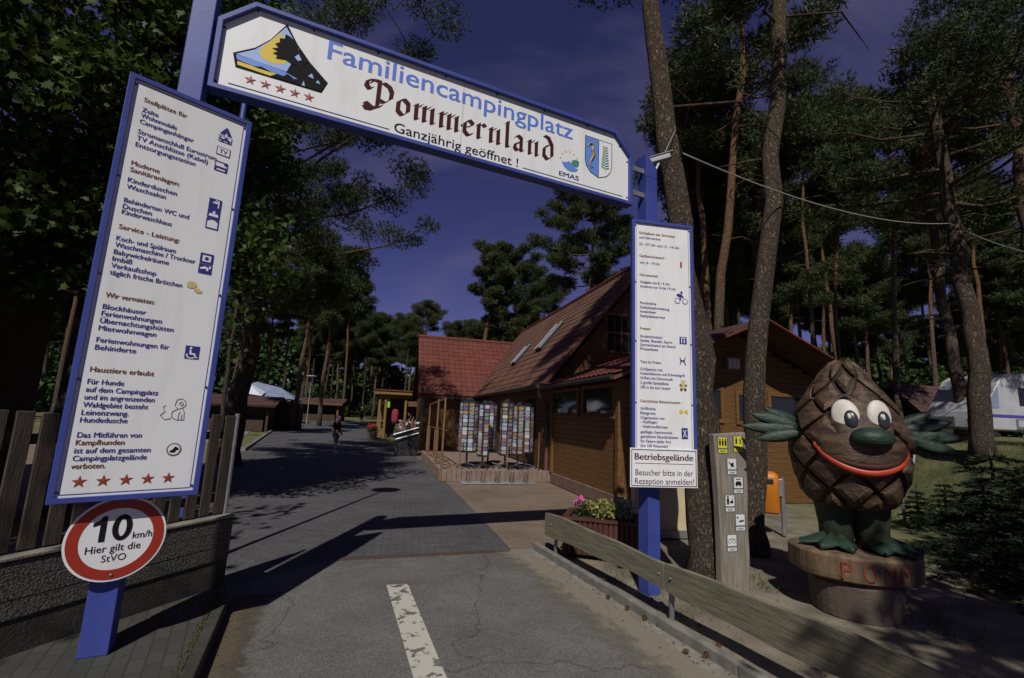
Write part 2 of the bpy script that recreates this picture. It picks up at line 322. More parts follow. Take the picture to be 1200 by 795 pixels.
K['blackcloth'] = mat('black_cloth', (0.018, 0.018, 0.022), (0.028, 0.028, 0.03), 8, 0.9)
K['greycloth'] = mat('grey_cloth', (0.18, 0.175, 0.165), (0.24, 0.235, 0.22), 8, 0.9)
K['palecloth'] = mat('pale_cloth', (0.55, 0.54, 0.50), rough=0.9)
K['tent'] = mat('marquee_white', (0.68, 0.69, 0.74), (0.60, 0.62, 0.68), 1.5, 0.7)
K['tentblue'] = mat('marquee_blue_grey', (0.16, 0.20, 0.30), (0.22, 0.26, 0.36), 2, 0.6)
K['rock'] = mat('boulder', (0.16, 0.155, 0.145), (0.26, 0.25, 0.23), 5, 0.9, 0.5, 20)
K['yellowwood'] = mat('yellow_timber', (0.24, 0.135, 0.032), (0.19, 0.105, 0.026), 4, 0.6, 0.2, 20)
K['barrel'] = mat('barrel_oak', (0.15, 0.12, 0.075), (0.23, 0.185, 0.12), 5, 0.8, 0.3, 20, stretch=(6, 6, 0.6))
K['pictow'] = mat('plate_white', (0.72, 0.73, 0.70), rough=0.4)
K['pictoy'] = mat('plate_yellow', (0.72, 0.66, 0.04), rough=0.4)
K['bread'] = mat('roll_yellow', (0.66, 0.58, 0.26), (0.58, 0.48, 0.18), 20, 0.6)
K['neon'] = mat('bright_green', (0.30, 0.62, 0.04), rough=0.5)
K['redcloth'] = mat('crimson_cloth', (0.26, 0.03, 0.06), rough=0.9)
K['lampgrey'] = mat('lamp_grey', (0.33, 0.34, 0.36), (0.28, 0.29, 0.31), 5, 0.5, metal=0.3)
#@@SETTING
# ------------------------------------------------------------------ ground
def sstep(t): t = max(0.0, min(1.0, t)); return t * t * (3 - 2 * t)
def gz(x, y):
    b = 1.72 * sstep((x - (7.5 + 0.13 * y)) / 2.6) if y > -40 else 0
    k = sstep((y + 1.0) / 6.0)
    return b * k + .019 * max(0.0, min(y, 200) - 24)
def grid_ground():
    xs = sorted(set([-900, -500, -250, -120, -70, -40, -25, -15] + [round(-8 + .5 * i, 2) for i in range(0, 73)] + [32, 36, 42, 50, 65, 90, 150, 300, 600, 900]))
    ys = sorted(set([-120, -60, -30, -15, -8] + [round(-4 + .5 * i, 2) for i in range(0, 81)] + [38, 41, 45, 50, 58, 70, 90, 120, 200, 400, 900, 1500]))
    mb = MB(); n = len(xs)
    vv = []
    for y in ys:
        for x in xs:
            z = gz(x, y)
            if 1.9 < x < 7.5 and -2 < y < 9: z += 0.014 * sin(3.1 * x + 1.7 * y) * sin(2.3 * y - x) - 0.012
            vv.append((x, y, z - 0.016))
    fs = [(j * n + i, j * n + i + 1, (j + 1) * n + i + 1, (j + 1) * n + i) for j in range(len(ys) - 1) for i in range(n - 1)]
    mb.add(vv, fs); o = mb.build('ground', K['sand'], smooth=True); return struct(o)
gr = grid_ground()
# sandy by the gate, forest floor / thin lawn further back: one material, mixed by position
M = K['sand']; t = M.node_tree; bs = t.nodes['Principled BSDF']; old = bs.inputs['Base Color'].links[0].from_socket
cd = t.nodes.new('ShaderNodeTexCoord'); sp = t.nodes.new('ShaderNodeSeparateXYZ'); t.links.new(cd.outputs['Object'], sp.inputs[0])
nn_ = t.nodes.new('ShaderNodeTexNoise'); nn_.inputs['Scale'].default_value = 0.9; nn_.inputs['Detail'].default_value = 8; t.links.new(cd.outputs['Object'], nn_.inputs['Vector'])
ma = t.nodes.new('ShaderNodeMath'); ma.operation = 'MULTIPLY_ADD'; ma.inputs[1].default_value = 3.0; t.links.new(nn_.outputs['Fac'], ma.inputs[0]); t.links.new(sp.outputs[0], ma.inputs[2])
mrx = t.nodes.new('ShaderNodeMapRange'); mrx.inputs[1].default_value = 7.4; mrx.inputs[2].default_value = 9.2; t.links.new(ma.outputs[0], mrx.inputs[0])
mry = t.nodes.new('ShaderNodeMapRange'); mry.inputs[1].default_value = 19; mry.inputs[2].default_value = 26; t.links.new(sp.outputs[1], mry.inputs[0])
mxx = t.nodes.new('ShaderNodeMath'); mxx.operation = 'MAXIMUM'; t.links.new(mrx.outputs[0], mxx.inputs[0]); t.links.new(mry.outputs[0], mxx.inputs[1])
n3 = t.nodes.new('ShaderNodeTexNoise'); n3.inputs['Scale'].default_value = 1.6; n3.inputs['Detail'].default_value = 9; t.links.new(cd.outputs['Object'], n3.inputs['Vector'])
r3 = t.nodes.new('ShaderNodeValToRGB'); r3.color_ramp.elements[0].position = .36; r3.color_ramp.elements[1].position = .66
r3.color_ramp.elements[0].color = (0.07, 0.082, 0.028, 1); r3.color_ramp.elements[1].color = (0.17, 0.165, 0.07, 1); t.links.new(n3.outputs['Fac'], r3.inputs[0])
mg = t.nodes.new('ShaderNodeMix'); mg.data_type = 'RGBA'; t.links.new(mxx.outputs[0], mg.inputs[0]); t.links.new(old, mg.inputs[6]); t.links.new(r3.outputs[0], mg.inputs[7]); t.links.new(mg.outputs[2], bs.inputs['Base Color'])

def sheet(name, poly, z, m):
    mb = MB(); mb.add([(p[0], p[1], z) for p in poly], [tuple(range(len(poly)))]); return struct(mb.build(name, m))
# asphalt of the drive in front of the gate
sheet('asphalt_drive', [(-2.62, 4.78), (-2.85, 5.25), (-2.09, 6.37), (0.12, 7.1), (0.55, 6.25), (1.75, 2.9), (3.3, -2), (6, -12), (-2, -12), (-0.2, -2), (-2.0, 3.3)], 0.0, K['asphalt'])
# concrete edge strip between asphalt and kerb
sheet('edge_strip', [(0.12, 7.1), (0.47, 7.22), (1.05, 5.85), (1.84, 3.95), (4.0, -1.2), (8.4, -12), (6, -12), (3.3, -2), (1.75, 2.9), (0.55, 6.25)], 0.004, K['concrete'])
def drift(name, inner, outer, z, m, c):
    M = bpy.data.materials.new(name); M.use_nodes = True; t = M.node_tree; b = t.nodes['Principled BSDF']; b.inputs['Roughness'].default_value = .95
    at_ = t.nodes.new('ShaderNodeAttribute'); at_.attribute_name = 'cover'; cd = t.nodes.new('ShaderNodeTexCoord'); n = t.nodes.new('ShaderNodeTexNoise'); n.inputs['Scale'].default_value = 5; n.inputs['Detail'].default_value = 12; n.inputs['Roughness'].default_value = .75
    ad = t.nodes.new('ShaderNodeMath'); ad.operation = 'ADD'; mr = t.nodes.new('ShaderNodeMapRange'); mr.inputs[1].default_value = .92; mr.inputs[2].default_value = 1.22
    n2 = t.nodes.new('ShaderNodeTexNoise'); n2.inputs['Scale'].default_value = 60; n2.inputs['Detail'].default_value = 6; r = t.nodes.new('ShaderNodeValToRGB'); r.color_ramp.elements[0].color = (*[v_ * .7 for v_ in c], 1); r.color_ramp.elements[1].color = (*[v_ * 1.25 for v_ in c], 1)
    tp = t.nodes.new('ShaderNodeBsdfTransparent'); mx = t.nodes.new('ShaderNodeMixShader'); l = t.links.new
    l(cd.outputs['Object'], n.inputs['Vector']); l(at_.outputs['Fac'], ad.inputs[0]); l(n.outputs['Fac'], ad.inputs[1]); l(ad.outputs[0], mr.inputs[0]); l(mr.outputs[0], mx.inputs[0]); l(cd.outputs['Object'], n2.inputs['Vector']); l(n2.outputs['Fac'], r.inputs[0]); l(r.outputs[0], b.inputs['Base Color'])
    l(tp.outputs[0], mx.inputs[1]); l(b.outputs[0], mx.inputs[2]); l(mx.outputs[0], t.nodes['Material Output'].inputs['Surface'])
    mb = MB(); k = len(inner); mb.add([(x, y, z) for x, y in inner] + [(x, y, z) for x, y in outer], [(i, i + 1, k + i + 1, k + i) for i in range(k - 1)]); o = mb.build(name, M)
    a = o.data.attributes.new('cover', 'FLOAT', 'POINT')
    for i in range(2 * k): a.data[i].value = 0.15 if i < k else 0.95
    return struct(o)
drift('sand_drift', [(-.45, 6.9), (-.1, 6.1), (.55, 4.6), (1.05, 2.9), (2.4, -1)], [(.30, 7.15), (.72, 6.28), (1.40, 4.6), (1.92, 2.9), (3.5, -1)], .008, None, (.215, .19, .14))
drift('dirt_drift', [(-2.05, 5.3), (-1.95, 4.6), (-1.45, 3.4), (-.1, 0)], [(-2.68, 4.98), (-2.48, 4.6), (-1.95, 3.35), (-.55, 0)], .006, None, (.10, .078, .05))
sheet('paved_road', [(-2.85, 5.25), (-2.09, 6.37), (0.12, 7.1), (-1.72, 13.9), (-3.64, 20.4), (-5.06, 24), (-12.65, 24), (-11.3, 20.75), (-8.5, 12.3), (-5.7, 8.0), (-4.0, 5.3), (-2.95, 5.05)], -0.008, K['pavegrey'])
def far(y): return .019 * max(0.0, y - 24)
def fsheet(name, poly, m):
    mb = MB(); mb.add([(p[0], p[1], far(p[1]) + .008) for p in poly], [tuple(range(len(poly)))]); return struct(mb.build(name, m))
fsheet('far_road', [(-5.06, 24), (-8.6, 33), (-17, 55), (-38, 95), (-75, 165), (-90, 165), (-46, 98), (-25, 55), (-16, 32), (-12.65, 24)], K['pavegrey'])
sheet('yard_paving', [(-3.9, 5.4), (-5.6, 8.0), (-8.4, 12.3), (-11.3, 20.75), (-30, 20), (-30, 2.0), (-4.1, 2.0)], -0.004, K['pavered'])
sheet('forecourt_paving', [(0.12, 7.1), (-1.72, 13.9), (1.17, 14.68), (2.43, 10.25), (4.5, 10.6), (3.6, 8.7), (1.9, 7.75), (0.47, 7.22)], -0.002, K['pavered'])
# drain grate line across the road at the seam
mb = MB()
a = V(-2.06, 6.33, 0); b = V(0.1, 7.05, 0); d = (b - a).normalized()
for i in range(58):
    p = a + d * (0.02 + i * 0.039); mb.box((p.x, p.y, 0.006), (0.020, 0.062, 0.008), atan2(d.y, d.x))
mb.bar(a + V(-.013, .038, .005), b + V(-.013, .038, .005), 0.012, 0.012); mb.bar(a + V(.013, -.038, .005), b + V(.013, -.038, .005), 0.012, 0.012)
tag(mb.build('drain_grate', mat('rusty_iron', (.050, .034, .022), (.10, .06, .035), 30, .8)), 'rusty drain grate crossing the road where asphalt meets grey pavers', 'drain grate')
# white lane marking, worn
Mp = bpy.data.materials.new('worn_road_paint'); Mp.use_nodes = True; t = Mp.node_tree; bs = t.nodes['Principled BSDF']; bs.inputs['Base Color'].default_value = (0.50, 0.47, 0.41, 1); bs.inputs['Roughness'].default_value = 0.8
cd = t.nodes.new('ShaderNodeTexCoord'); n = t.nodes.new('ShaderNodeTexNoise'); n.inputs['Scale'].default_value = 7; n.inputs['Detail'].default_value = 9; n.inputs['Roughness'].default_value = 0.7
rr = t.nodes.new('ShaderNodeValToRGB'); rr.color_ramp.elements[0].position = 0.54; rr.color_ramp.elements[1].position = 0.575
tp = t.nodes.new('ShaderNodeBsdfTransparent'); mx = t.nodes.new('ShaderNodeMixShader')
t.links.new(cd.outputs['Object'], n.inputs['Vector']); t.links.new(n.outputs['Fac'], rr.inputs[0]); t.links.new(rr.outputs[0], mx.inputs[0]); t.links.new(bs.outputs[0], mx.inputs[1]); t.links.new(tp.outputs[0], mx.inputs[2]); t.links.new(mx.outputs[0], t.nodes['Material Output'].inputs['Surface'])
mb = MB(); mb.add([(-1.25, 5.51, .004), (-1.03, 5.57, .004), (-0.28, 3.5, .004), (0.35, 1.7, .004), (0.13, 1.64, .004), (-0.5, 3.44, .004)], [(0, 5, 2, 1), (5, 4, 3, 2)])
struct(mb.build('road_marking', Mp))
# left pavement with its sunken kerb edge
mb = MB(); Lp = [(-2.02, 3.29), (-2.62, 4.72), (-2.70, 5.0), (-3.36, 3.40), (-4.9, -0.6), (-6, -4), (-0.6, -4), (-0.6, -0.2)]
mb.prism(Lp[::-1], (0, 0, 0.12), (1, 0, 0), (0, 1, 0), -0.16); struct(mb.build('pavement', K['pavedark']))
mb = MB(); kp = [(-0.55, -0.2), (-1.97, 3.30), (-2.58, 4.76)]
for i in range(2): mb.bar(V(*kp[i], 0.045), V(*kp[i + 1], 0.045), 0.09, 0.17)
struct(mb.build('kerb_left', K['found'], bevel=0.012))
mb = MB(); kp = [(0.46, 7.22), (1.10, 5.70), (1.84, 3.92), (3.9, -1.0), (5.2, -4.2)]
for i in range(4): mb.bar(V(*kp[i], 0.035), V(*kp[i + 1], 0.035), 0.085, 0.12)
struct(mb.build('kerb_right', K['kerb'], bevel=0.014))
# kerb and path of the far left road side
mb = MB(); kl = [(-11.2, 20.6), (-15.9, 32), (-24.8, 55), (-45.6, 98)]
kl = [(-11.2, 20.6), (-12.65, 24), (-15.9, 32), (-24.8, 55), (-45.6, 98)]
for i in range(4): mb.bar(V(*kl[i], far(kl[i][1]) + .03), V(*kl[i + 1], far(kl[i + 1][1]) + .03), 0.16, 0.16)
struct(mb.build('kerb_far', K['kerb']))
fsheet('sand_path', [(-13.4, 24), (-17.2, 32), (-26.5, 55), (-31.5, 55), (-22.5, 32), (-18.0, 24)], K['concrete'])

# ------------------------------------------------------------------ entrance gate
GD = V(0.9085, 0.4179, 0); GN = V(-0.4179, 0.9085, 0)         # along the arch / away from the camera
GL = V(-2.75, 3.65, 0) - GD * 0.06; GR = V(-2.75, 3.65, 0) + GD * 4.86; GA = atan2(GD.y, GD.x)
G0 = V(-2.75, 3.65, 0)
gate = thing('entrance_arch', 'blue steel entrance arch with long white board spanning the drive', 'entrance arch', GL)
def rel(p): return Vector(p) - GL
mb = MB(); p = rel(GL); mb.box((p.x, p.y, 2.87 + .0), (0.172, 0.172, 5.5), GA); mb.build('post', K['blue'], gate, bevel=0.008)
mb = MB(); p = rel(GR); mb.box((p.x, p.y, 2.46), (0.172, 0.172, 5.0), GA); 
pc = [(-.086, 4.96), (.086, 4.96), (.086, 5.10), (-.086, 5.28)]
mb.prism(pc, rel(GR) - GN * .086, GD, (0, 0, 1), -0.172); mb.build('post', K['blue'], gate, bevel=0.006)
# arch board outline in (s, z)
OUT = [(0.05, 4.515), (4.56, 4.515), (4.56, 5.18), (4.30, 5.45), (0.31, 5.45), (0.05, 5.18)]
def inset(poly, d):
    out = []; k = len(poly)
    for i in range(k):
        p0, p1, p2 = Vector(poly[i - 1]), Vector(poly[i]), Vector(poly[(i + 1) % k])
        a = (p1 - p0).normalized(); b = (p2 - p1).normalized(); na = Vector((-a.y, a.x)); nb = Vector((-b.y, b.x))
        q = (na + nb) / (1 + na.dot(nb)); out.append(tuple(p1 + q * d))
    return out
INN = inset(OUT, 0.042)
mb = MB(); BO = rel(G0) - GN * 0.02
def ring(mb, out, inn, O, ax, ay, t0, t1):
    ax = Vector(ax); ay = Vector(ay); nn = ax.cross(ay).normalized(); k = len(out); O = Vector(O)
    P = [O + ax * p[0] + ay * p[1] + nn * t for t in (t0, t1) for q in (out, inn) for p in q]
    fs = []
    for i in range(k):
        j = (i + 1) % k
        fs += [(i, j, k + j, k + i), (2 * k + i, 3 * k + i, 3 * k + j, 2 * k + j), (i, 2 * k + i, 2 * k + j, j), (k + i, k + j, 3 * k + j, 3 * k + i)]
    mb.add(P, fs)
Z = (0, 0, 1)
ring(mb, OUT, INN, BO, GD, Z, 0.065, -0.065)     # GD x Z points to the camera side
mb.build('board_frame', K['blue'], gate, bevel=0.004)
mb = MB(); mb.prism(INN, BO, GD, Z, 0.018); bd = mb.build('board', K['white'], gate)
FO = BO + GD.cross(Vector(Z)) * 0.0205          # lettering plane just proud of the board
FNn = GD.cross(Vector(Z))
mb = MB()
for s_, z_ in ((4.555, 4.72), (4.555, 5.05)): mb.bar(BO + GD * s_ + V(0, 0, z_), BO + GD * 4.86 + V(0, 0, z_), 0.035, 0.06)
mb.build('bracket', K['galv'], gate)
mb = MB()
for p in [(.33, 5.40), (.8, 5.40), (1.4, 5.40), (2.1, 5.40), (2.7, 5.40), (3.3, 5.40), (3.9, 5.40), (.1, 5.13), (.1, 4.60), (.36, 4.57), (1.55, 4.57), (2.3, 4.57), (3.05, 4.57), (4.33, 4.57), (4.50, 4.62), (4.50, 5.1), (4.38, 5.28), (2.31, 4.9)]:
    mb.ell(FO + GD * p[0] + V(0, 0, p[1]), (.011, .011, .011), 8, 6)
mb.build('screws', K['blacktrim'], bd)

# ---- lettering
FC = {}
def text_pts(body, bold=0.0):
    cu = bpy.data.curves.new('t', 'FONT'); cu.body = body; cu.size = 1.0; cu.offset = bold; cu.resolution_u = 3
    o = bpy.data.objects.new('t', cu); COL.objects.link(o)
    dg = bpy.context.evaluated_depsgraph_get(); me = bpy.data.meshes.new_from_object(o.evaluated_get(dg))
    vv = [tuple(v.co) for v in me.vertices]; ff = [tuple(p.vertices) for p in me.polygons]
    bpy.data.objects.remove(o); bpy.data.curves.remove(cu); bpy.data.meshes.remove(me)
    return vv, ff
def put_text(mb, body, O, ax, ay, x, y, capH, width=None, bold=0.0, align='L', ratio=None, center=False):
    """text on the plane O,ax,ay: starts at x, baseline y"""
    vv, ff = text_pts(body, 0.0)
    x0 = min(v[0] for v in vv); x1 = max(v[0] for v in vv)
    sy = capH / 0.70; sx = (width / (x1 - x0)) if width else sy * (ratio or 1.0)
    off = x - x0 * sx
    if align == 'C': off = x - (x0 + x1) / 2 * sx
    if align == 'R': off = x - x1 * sx
    if center: y -= capH * 0.5
    ax = Vector(ax); ay = Vector(ay); O = Vector(O)
    nn = ax.cross(ay).normalized(); k = 3 if bold > .003 else 1          # heavier weight: the strokes laid again a hair aside
    for i in range(k): mb.add([O + ax * (v[0] * sx + off + (i - (k - 1) / 2) * bold * 1.1 * sx) + ay * (y + v[1] * sy) + nn * (.00012 * i) for v in vv], ff)
q_ = lambda cx, cy, w, h: [(cx - w / 2, cy - h / 2), (cx + w / 2, cy - h / 2), (cx + w / 2, cy + h / 2), (cx - w / 2, cy + h / 2)]
mb = MB(); put_text(mb, 'Familiencampingplatz', FO, GD, Z, 0.945, 5.157, 0.205, 2.745, 0.008); mb.build('name_lettering', K['tsky'], bd)
mb = MB(); put_text(mb, 'Ganzjährig geöffnet !', FO, GD, Z, 1.62, 4.608, 0.105, 1.37, 0.006); mb.build('opening_lettering', K['tblack'], bd)
# blackletter written with a slanted broad nib
def nib(mb, path, O, ax, ay, x, y, sc, hw=0.138, lift=[0]):
    ax = Vector(ax); ay = Vector(ay); nn = ax.cross(ay).normalized(); O = Vector(O)
    n = Vector((cos(radians(38)), sin(radians(38)))) * hw
    for i in range(len(path) - 1):
        p, q = Vector(path[i]), Vector(path[i + 1])
        lift[0] = (lift[0] + 1) % 9
        dd = (q - p)
        cr_ = dd.x * n.y - dd.y * n.x
        if abs(cr_) < 0.02 * dd.length: 
            m2 = Vector((-n.y, n.x)) * 0.22
        else: m2 = Vector((0, 0))
        poly = [p - n - m2, q - n - m2, q + n + m2, p + n + m2]
        e = 0.0001 * lift[0]
        pts = [O + ax * (x + a.x * sc) + ay * (y + a.y * sc) + nn * e for a in poly]
        mb.add(pts, [(0, 1, 2, 3)])
def stem(x): return [(x - .12, .80), (x + .02, .95), (x, .80), (x, .16), (x + .02, .06), (x + .14, .12)]
BL = {
 'P': ([[(-.05, 1.25), (.18, 1.52), (.42, 1.50), (.42, 1.2), (.40, .2), (.2, -.12), (-.08, -.16)], [(.16, 1.52), (-.14, 1.42), (-.22, 1.15), (-.06, .95), (.1, 1.05)], [(.42, 1.32), (.62, 1.50), (.92, 1.36), (1.05, 1.1), (1.02, .72), (.72, .42), (.44, .5)], [(-.2, .18), (.05, .02), (.3, .0), (.62, .22)], [(-.08, -.16), (-.22, .02), (-.05, .12)]], 1.42),
 'o': ([[(.34, .96), (.08, .78), (.07, .24), (.30, .04)], [(.34, .96), (.58, .76), (.58, .30), (.30, .04)]], 0.96),
 'm': ([stem(.1), [(.1, .72), (.40, .97)], stem(.52), [(.52, .72), (.82, .97)], stem(.94)], 1.42),
 'e': ([[(.36, .96), (.08, .76), (.07, .24), (.28, .04), (.54, .22)], [(.32, .96), (.52, .80), (.46, .66), (.12, .48)]], 0.82),
 'r': ([stem(.1), [(.1, .74), (.34, .98), (.48, .84)]], 0.78),
 'n': ([stem(.1), [(.1, .72), (.40, .97)], stem(.54)], 1.02),
 'l': ([[(-.02, 1.48), (.14, 1.62), (.12, 1.40), (.12, .16), (.16, .06), (.28, .12)]], 0.56),
 'a': ([[(.06, .80), (.26, .97), (.48, .84), (.48, .16), (.52, .06), (.64, .12)], [(.48, .60), (.14, .46), (.08, .20), (.22, .04), (.46, .2)]], 0.98),
 'd': ([[(.10, 1.50), (.36, 1.42), (.60, 1.0), (.62, .30), (.32, .04)], [(.42, .97), (.10, .76), (.08, .26), (.32, .04)]], 0.8)}
mb = MB(); x = 1.36
for chh in 'Pommernland':
    st, adv = BL[chh]
    for pth in st: nib(mb, pth, FO, GD, Z, x, 4.797, 0.197)
    x += adv * 0.186
mb.build('blackletter_lettering', K['tmaroon'], bd)
mb = MB()
for a, b in ((0.19, 1.575), (3.05, 4.43)): mb.prism([(a, 4.612), (b, 4.612), (b, 4.620), (a, 4.620)], FO, GD, Z, 0)
mb.build('rule_line', K['tblack'], bd)
mb = MB(); mb.prism(q_(2.312, 4.985, .0035, .80), FO, GD, Z, 0); mb.build('panel_seam', K['galv'], bd)
def star_poly(cx, cy, r, k=0.40): return [(cx + (r if i % 2 == 0 else r * k) * sin(pi * i / 5), cy + (r if i % 2 == 0 else r * k) * cos(pi * i / 5)) for i in range(10)]
def add_star(mb, cx, cy, r, O, ax, ay):
    P = star_poly(cx, cy, r); ax = Vector(ax); ay = Vector(ay); O = Vector(O); nn = ax.cross(ay).normalized()
    mb.add([O + ax * cx + ay * cy + nn * 0.003] + [O + ax * p[0] + ay * p[1] for p in P], [(0, 1 + (i + 1) % 10, 1 + i) for i in range(10)])
for i in range(5):
    mb = MB(); add_star(mb, 0.349 + .12 * i, 4.705, 0.05, FO, GD, Z); mb.build('star', K['star'], bd)
# tent emblem: layers, each a hair above the last
def layer(name, polys, m, k, par, O=None, ax=None, ay=None):
    O = O or FO; ax = ax or GD; ay = ay or Z; mb = MB(); nn = Vector(ax).cross(Vector(ay)).normalized()
    for i, p in enumerate(polys): mb.prism(p, Vector(O) + nn * (0.0008 * k + 0.00012 * i), ax, ay, 0)
    return mb.build(name, m, par)
emb = layer('tent_emblem', [[(0.19, 4.915), (0.225, 4.785), (0.93, 4.785), (0.975, 4.905), (0.80, 5.06), (0.68, 5.20), (0.575, 5.37), (0.46, 5.16), (0.35, 5.03)]], K['tblack'], 0, bd)
layer('emblem_sky', [[(0.215, 4.912), (0.62, 4.89), (0.70, 5.15), (0.57, 5.335), (0.455, 5.14), (0.35, 5.01)]], K['pblue'], 1, emb)
layer('emblem_sun', [[(0.455, 5.13), (0.40, 5.06), (0.385, 4.99), (0.43, 4.94), (0.52, 4.93), (0.60, 4.96), (0.63, 5.04), (0.60, 5.12), (0.54, 5.26), (0.50, 5.21)]], K['yellow'], 2, emb)
layer('emblem_sea', [[(0.215, 4.905), (0.228, 4.862), (0.36, 4.845), (0.42, 4.862), (0.54, 4.83), (0.66, 4.83), (0.72, 4.85), (0.60, 4.885), (0.42, 4.90)]], K['lblue'], 3, emb)
layer('emblem_beach', [[(0.232, 4.848), (0.236, 4.812), (0.46, 4.80), (0.60, 4.80), (0.52, 4.835), (0.40, 4.835), (0.34, 4.842)]], K['yellow'], 4, emb)
layer('emblem_tree', [[(0.50, 5.13), (0.535, 5.16), (0.53, 5.20), (0.57, 5.21), (0.575, 5.26), (0.61, 5.25), (0.66, 5.22), (0.70, 5.14), (0.78, 5.05), (0.75, 5.0), (0.80, 4.96), (0.82, 4.89), (0.90, 4.86), (0.94, 4.84), (0.92, 4.795), (0.70, 4.795), (0.735, 4.86), (0.74, 4.93), (0.70, 4.99), (0.66, 4.98), (0.60, 5.0), (0.52, 4.985), (0.53, 5.02), (0.49, 5.03), (0.53, 5.06), (0.48, 5.075), (0.53, 5.10)], [(0.50, 4.80), (0.55, 4.84), (0.60, 4.835), (0.63, 4.87), (0.68, 4.845), (0.70, 4.80)]], K['tblack'], 5, emb)
layer('emblem_tree_light', [[(0.67, 5.06), (0.70, 5.10), (0.73, 5.05), (0.70, 5.03)], [(0.755, 4.80), (0.77, 4.85), (0.785, 4.80)], [(0.80, 4.91), (0.83, 4.95), (0.85, 4.90)], [(0.87, 4.87), (0.89, 4.90), (0.91, 4.865)]], K['pblue'], 6, emb)
# eco emblem
ec = (3.655, 4.86)
eb = layer('eco_emblem', [[(3.545, 4.845), (3.57, 4.835), (3.61, 4.845), (3.655, 4.87), (3.69, 4.84), (3.745, 4.80), (3.78, 4.80), (3.755, 4.765), (3.70, 4.745), (3.64, 4.75), (3.58, 4.785)]], K['lblue'], 1, bd)
layer('eco_leaf', [[(3.68, 4.855), (3.70, 4.895), (3.75, 4.91), (3.79, 4.90), (3.785, 4.85), (3.765, 4.82), (3.72, 4.82), (3.69, 4.835)]], K['green'], 2, eb)
layer('eco_stars', [star_poly(ec[0] + .125 * cos(a_), 4.865 + .125 * sin(a_), .016) for a_ in [radians(5 + 28 * i) for i in range(7)]], K['yellow'], 1, eb)
mb = MB(); put_text(mb, 'EMAS', FO, GD, Z, 3.655, 4.655, 0.056, 0.27, 0.02, 'C'); mb.build('eco_lettering', K['tblue'], eb)
# coat of arms
SH = [(3.87, 5.275), (4.27, 5.275), (4.27, 4.96), (4.25, 4.88), (4.19, 4.81), (4.07, 4.765), (3.95, 4.81), (3.89, 4.88), (3.87, 4.96)]
sh = layer('coat_of_arms', [SH], K['tblack'], 0, bd)
layer('shield_half', [[(3.88, 5.265), (4.065, 5.265), (4.065, 4.775), (3.955, 4.818), (3.90, 4.885), (3.88, 4.96)]], K['lblue'], 1, sh)
layer('shield_half', [[(4.073, 5.265), (4.26, 5.265), (4.26, 4.96), (4.243, 4.885), (4.185, 4.818), (4.073, 4.775)]], K['white'], 1, sh)
mb = MB(); nn = FNn * 0.0025
sea = [(3.905, 5.13), (3.93, 5.175), (3.965, 5.19), (3.985, 5.16), (3.975, 5.10), (3.99, 5.05), (3.975, 5.00), (3.95, 4.95), (3.945, 4.90), (3.965, 4.87), (3.985, 4.885), (3.975, 4.905)]
mb.tube([FO + GD * p[0] + V(0, 0, p[1]) + nn for p in sea], [.006, .012, .018, .016, .02, .022, .018, .013, .010, .008, .006, .004], 6)
mb.prism([(3.99, 5.1), (4.03, 5.08), (4.02, 5.02), (3.985, 5.02)], FO + nn, GD, Z, 0)
mb.build('seahorse_charge', mat('charge_gold', (0.38, 0.25, 0.03), (0.20, 0.12, 0.02), 30, 0.5), sh)
mb = MB()
for (a, b) in (((4.165, 4.87), (4.165, 5.21)),): mb.bar(FO + GD * a[0] + V(0, 0, a[1]) + nn, FO + GD * b[0] + V(0, 0, b[1]) + nn, .006)
for i in range(9):
    z = 4.90 + i * .034
    for sgn in (-1, 1):
        l_ = .055 - .003 * i
        mb.prism([(4.165, z), (4.165 + sgn * l_, z + .022), (4.165 + sgn * (l_ + .006), z + .040), (4.165 + sgn * .015, z + .026)], FO + nn * (1 + .1 * i + .05 * sgn), GD, Z, 0)
mb.build('branch_charge', K['green'], sh)

# ---- information boards
def info_board(name, label, C0, ang, sw, z0, z1, post_gap):
    U = V(cos(ang), sin(ang), 0); N = V(sin(ang), -cos(ang), 0)        # N towards the viewer
    r = thing(name, label, 'information board', C0, 0)
    out = [(-sw / 2, z0), (sw / 2, z0), (sw / 2, z1), (-sw / 2, z1)]
    inn = inset(out, 0.036)
    mb = MB(); ring(mb, out, inn, N * 0.0, U, Z, 0.03, -0.03); mb.build('frame', K['blue'], r, bevel=0.003)
    mb = MB(); mb.prism(inn, V(0, 0, 0), U, Z, 0.012); b = mb.build('panel', K['white'], r)
    O = N * 0.0145
    mb = MB(); i2 = inset(inn, 0.018); i3 = inset(inn, 0.022)
    ring(mb, i2, i3, O, U, Z, 0.0, 0.0006); mb.build('border_line', K['tblue'], b)
    mb = MB(); hh = z1 - z0
    for k in range(5):
        for sx in (-1, 1): mb.ell(O + U * (sx * (sw / 2 - .047)) + V(0, 0, z0 + .07 + k * (hh - .14) / 4), (.009, .009, .009), 8, 6)
    mb.build('screws', K['blacktrim'], b)
    mb = MB()
    for zz in (z0 + .5, z1 - .4): mb.bar(-N * 0.03 + V(0, 0, zz), -N * post_gap + V(0, 0, zz), 0.05, 0.06)
    mb.build('mount', K['galv'], r)
    return r, b, O, U, N
AL = radians(44); UL = V(cos(AL), sin(AL), 0); NL = V(sin(AL), -cos(AL), 0)
CL = V(-2.75, 3.65, 0) + NL * 0.19 + UL * (-0.052)
lb, lp, LO, LU, LN = info_board('information_board', 'tall white board of camping services on the left blue post, ending in five red stars', CL, AL, 0.835, 1.175, 4.285, 0.10)
body = MB(); head = MB(); W_ = 0.0218
xs0 = 0.052
def tl(mb, s, x, z, w=None, h=0.036): put_text(mb, s, LO, LU, Z, x + xs0, z, h, w or len(s) * W_, 0.022, center=True)
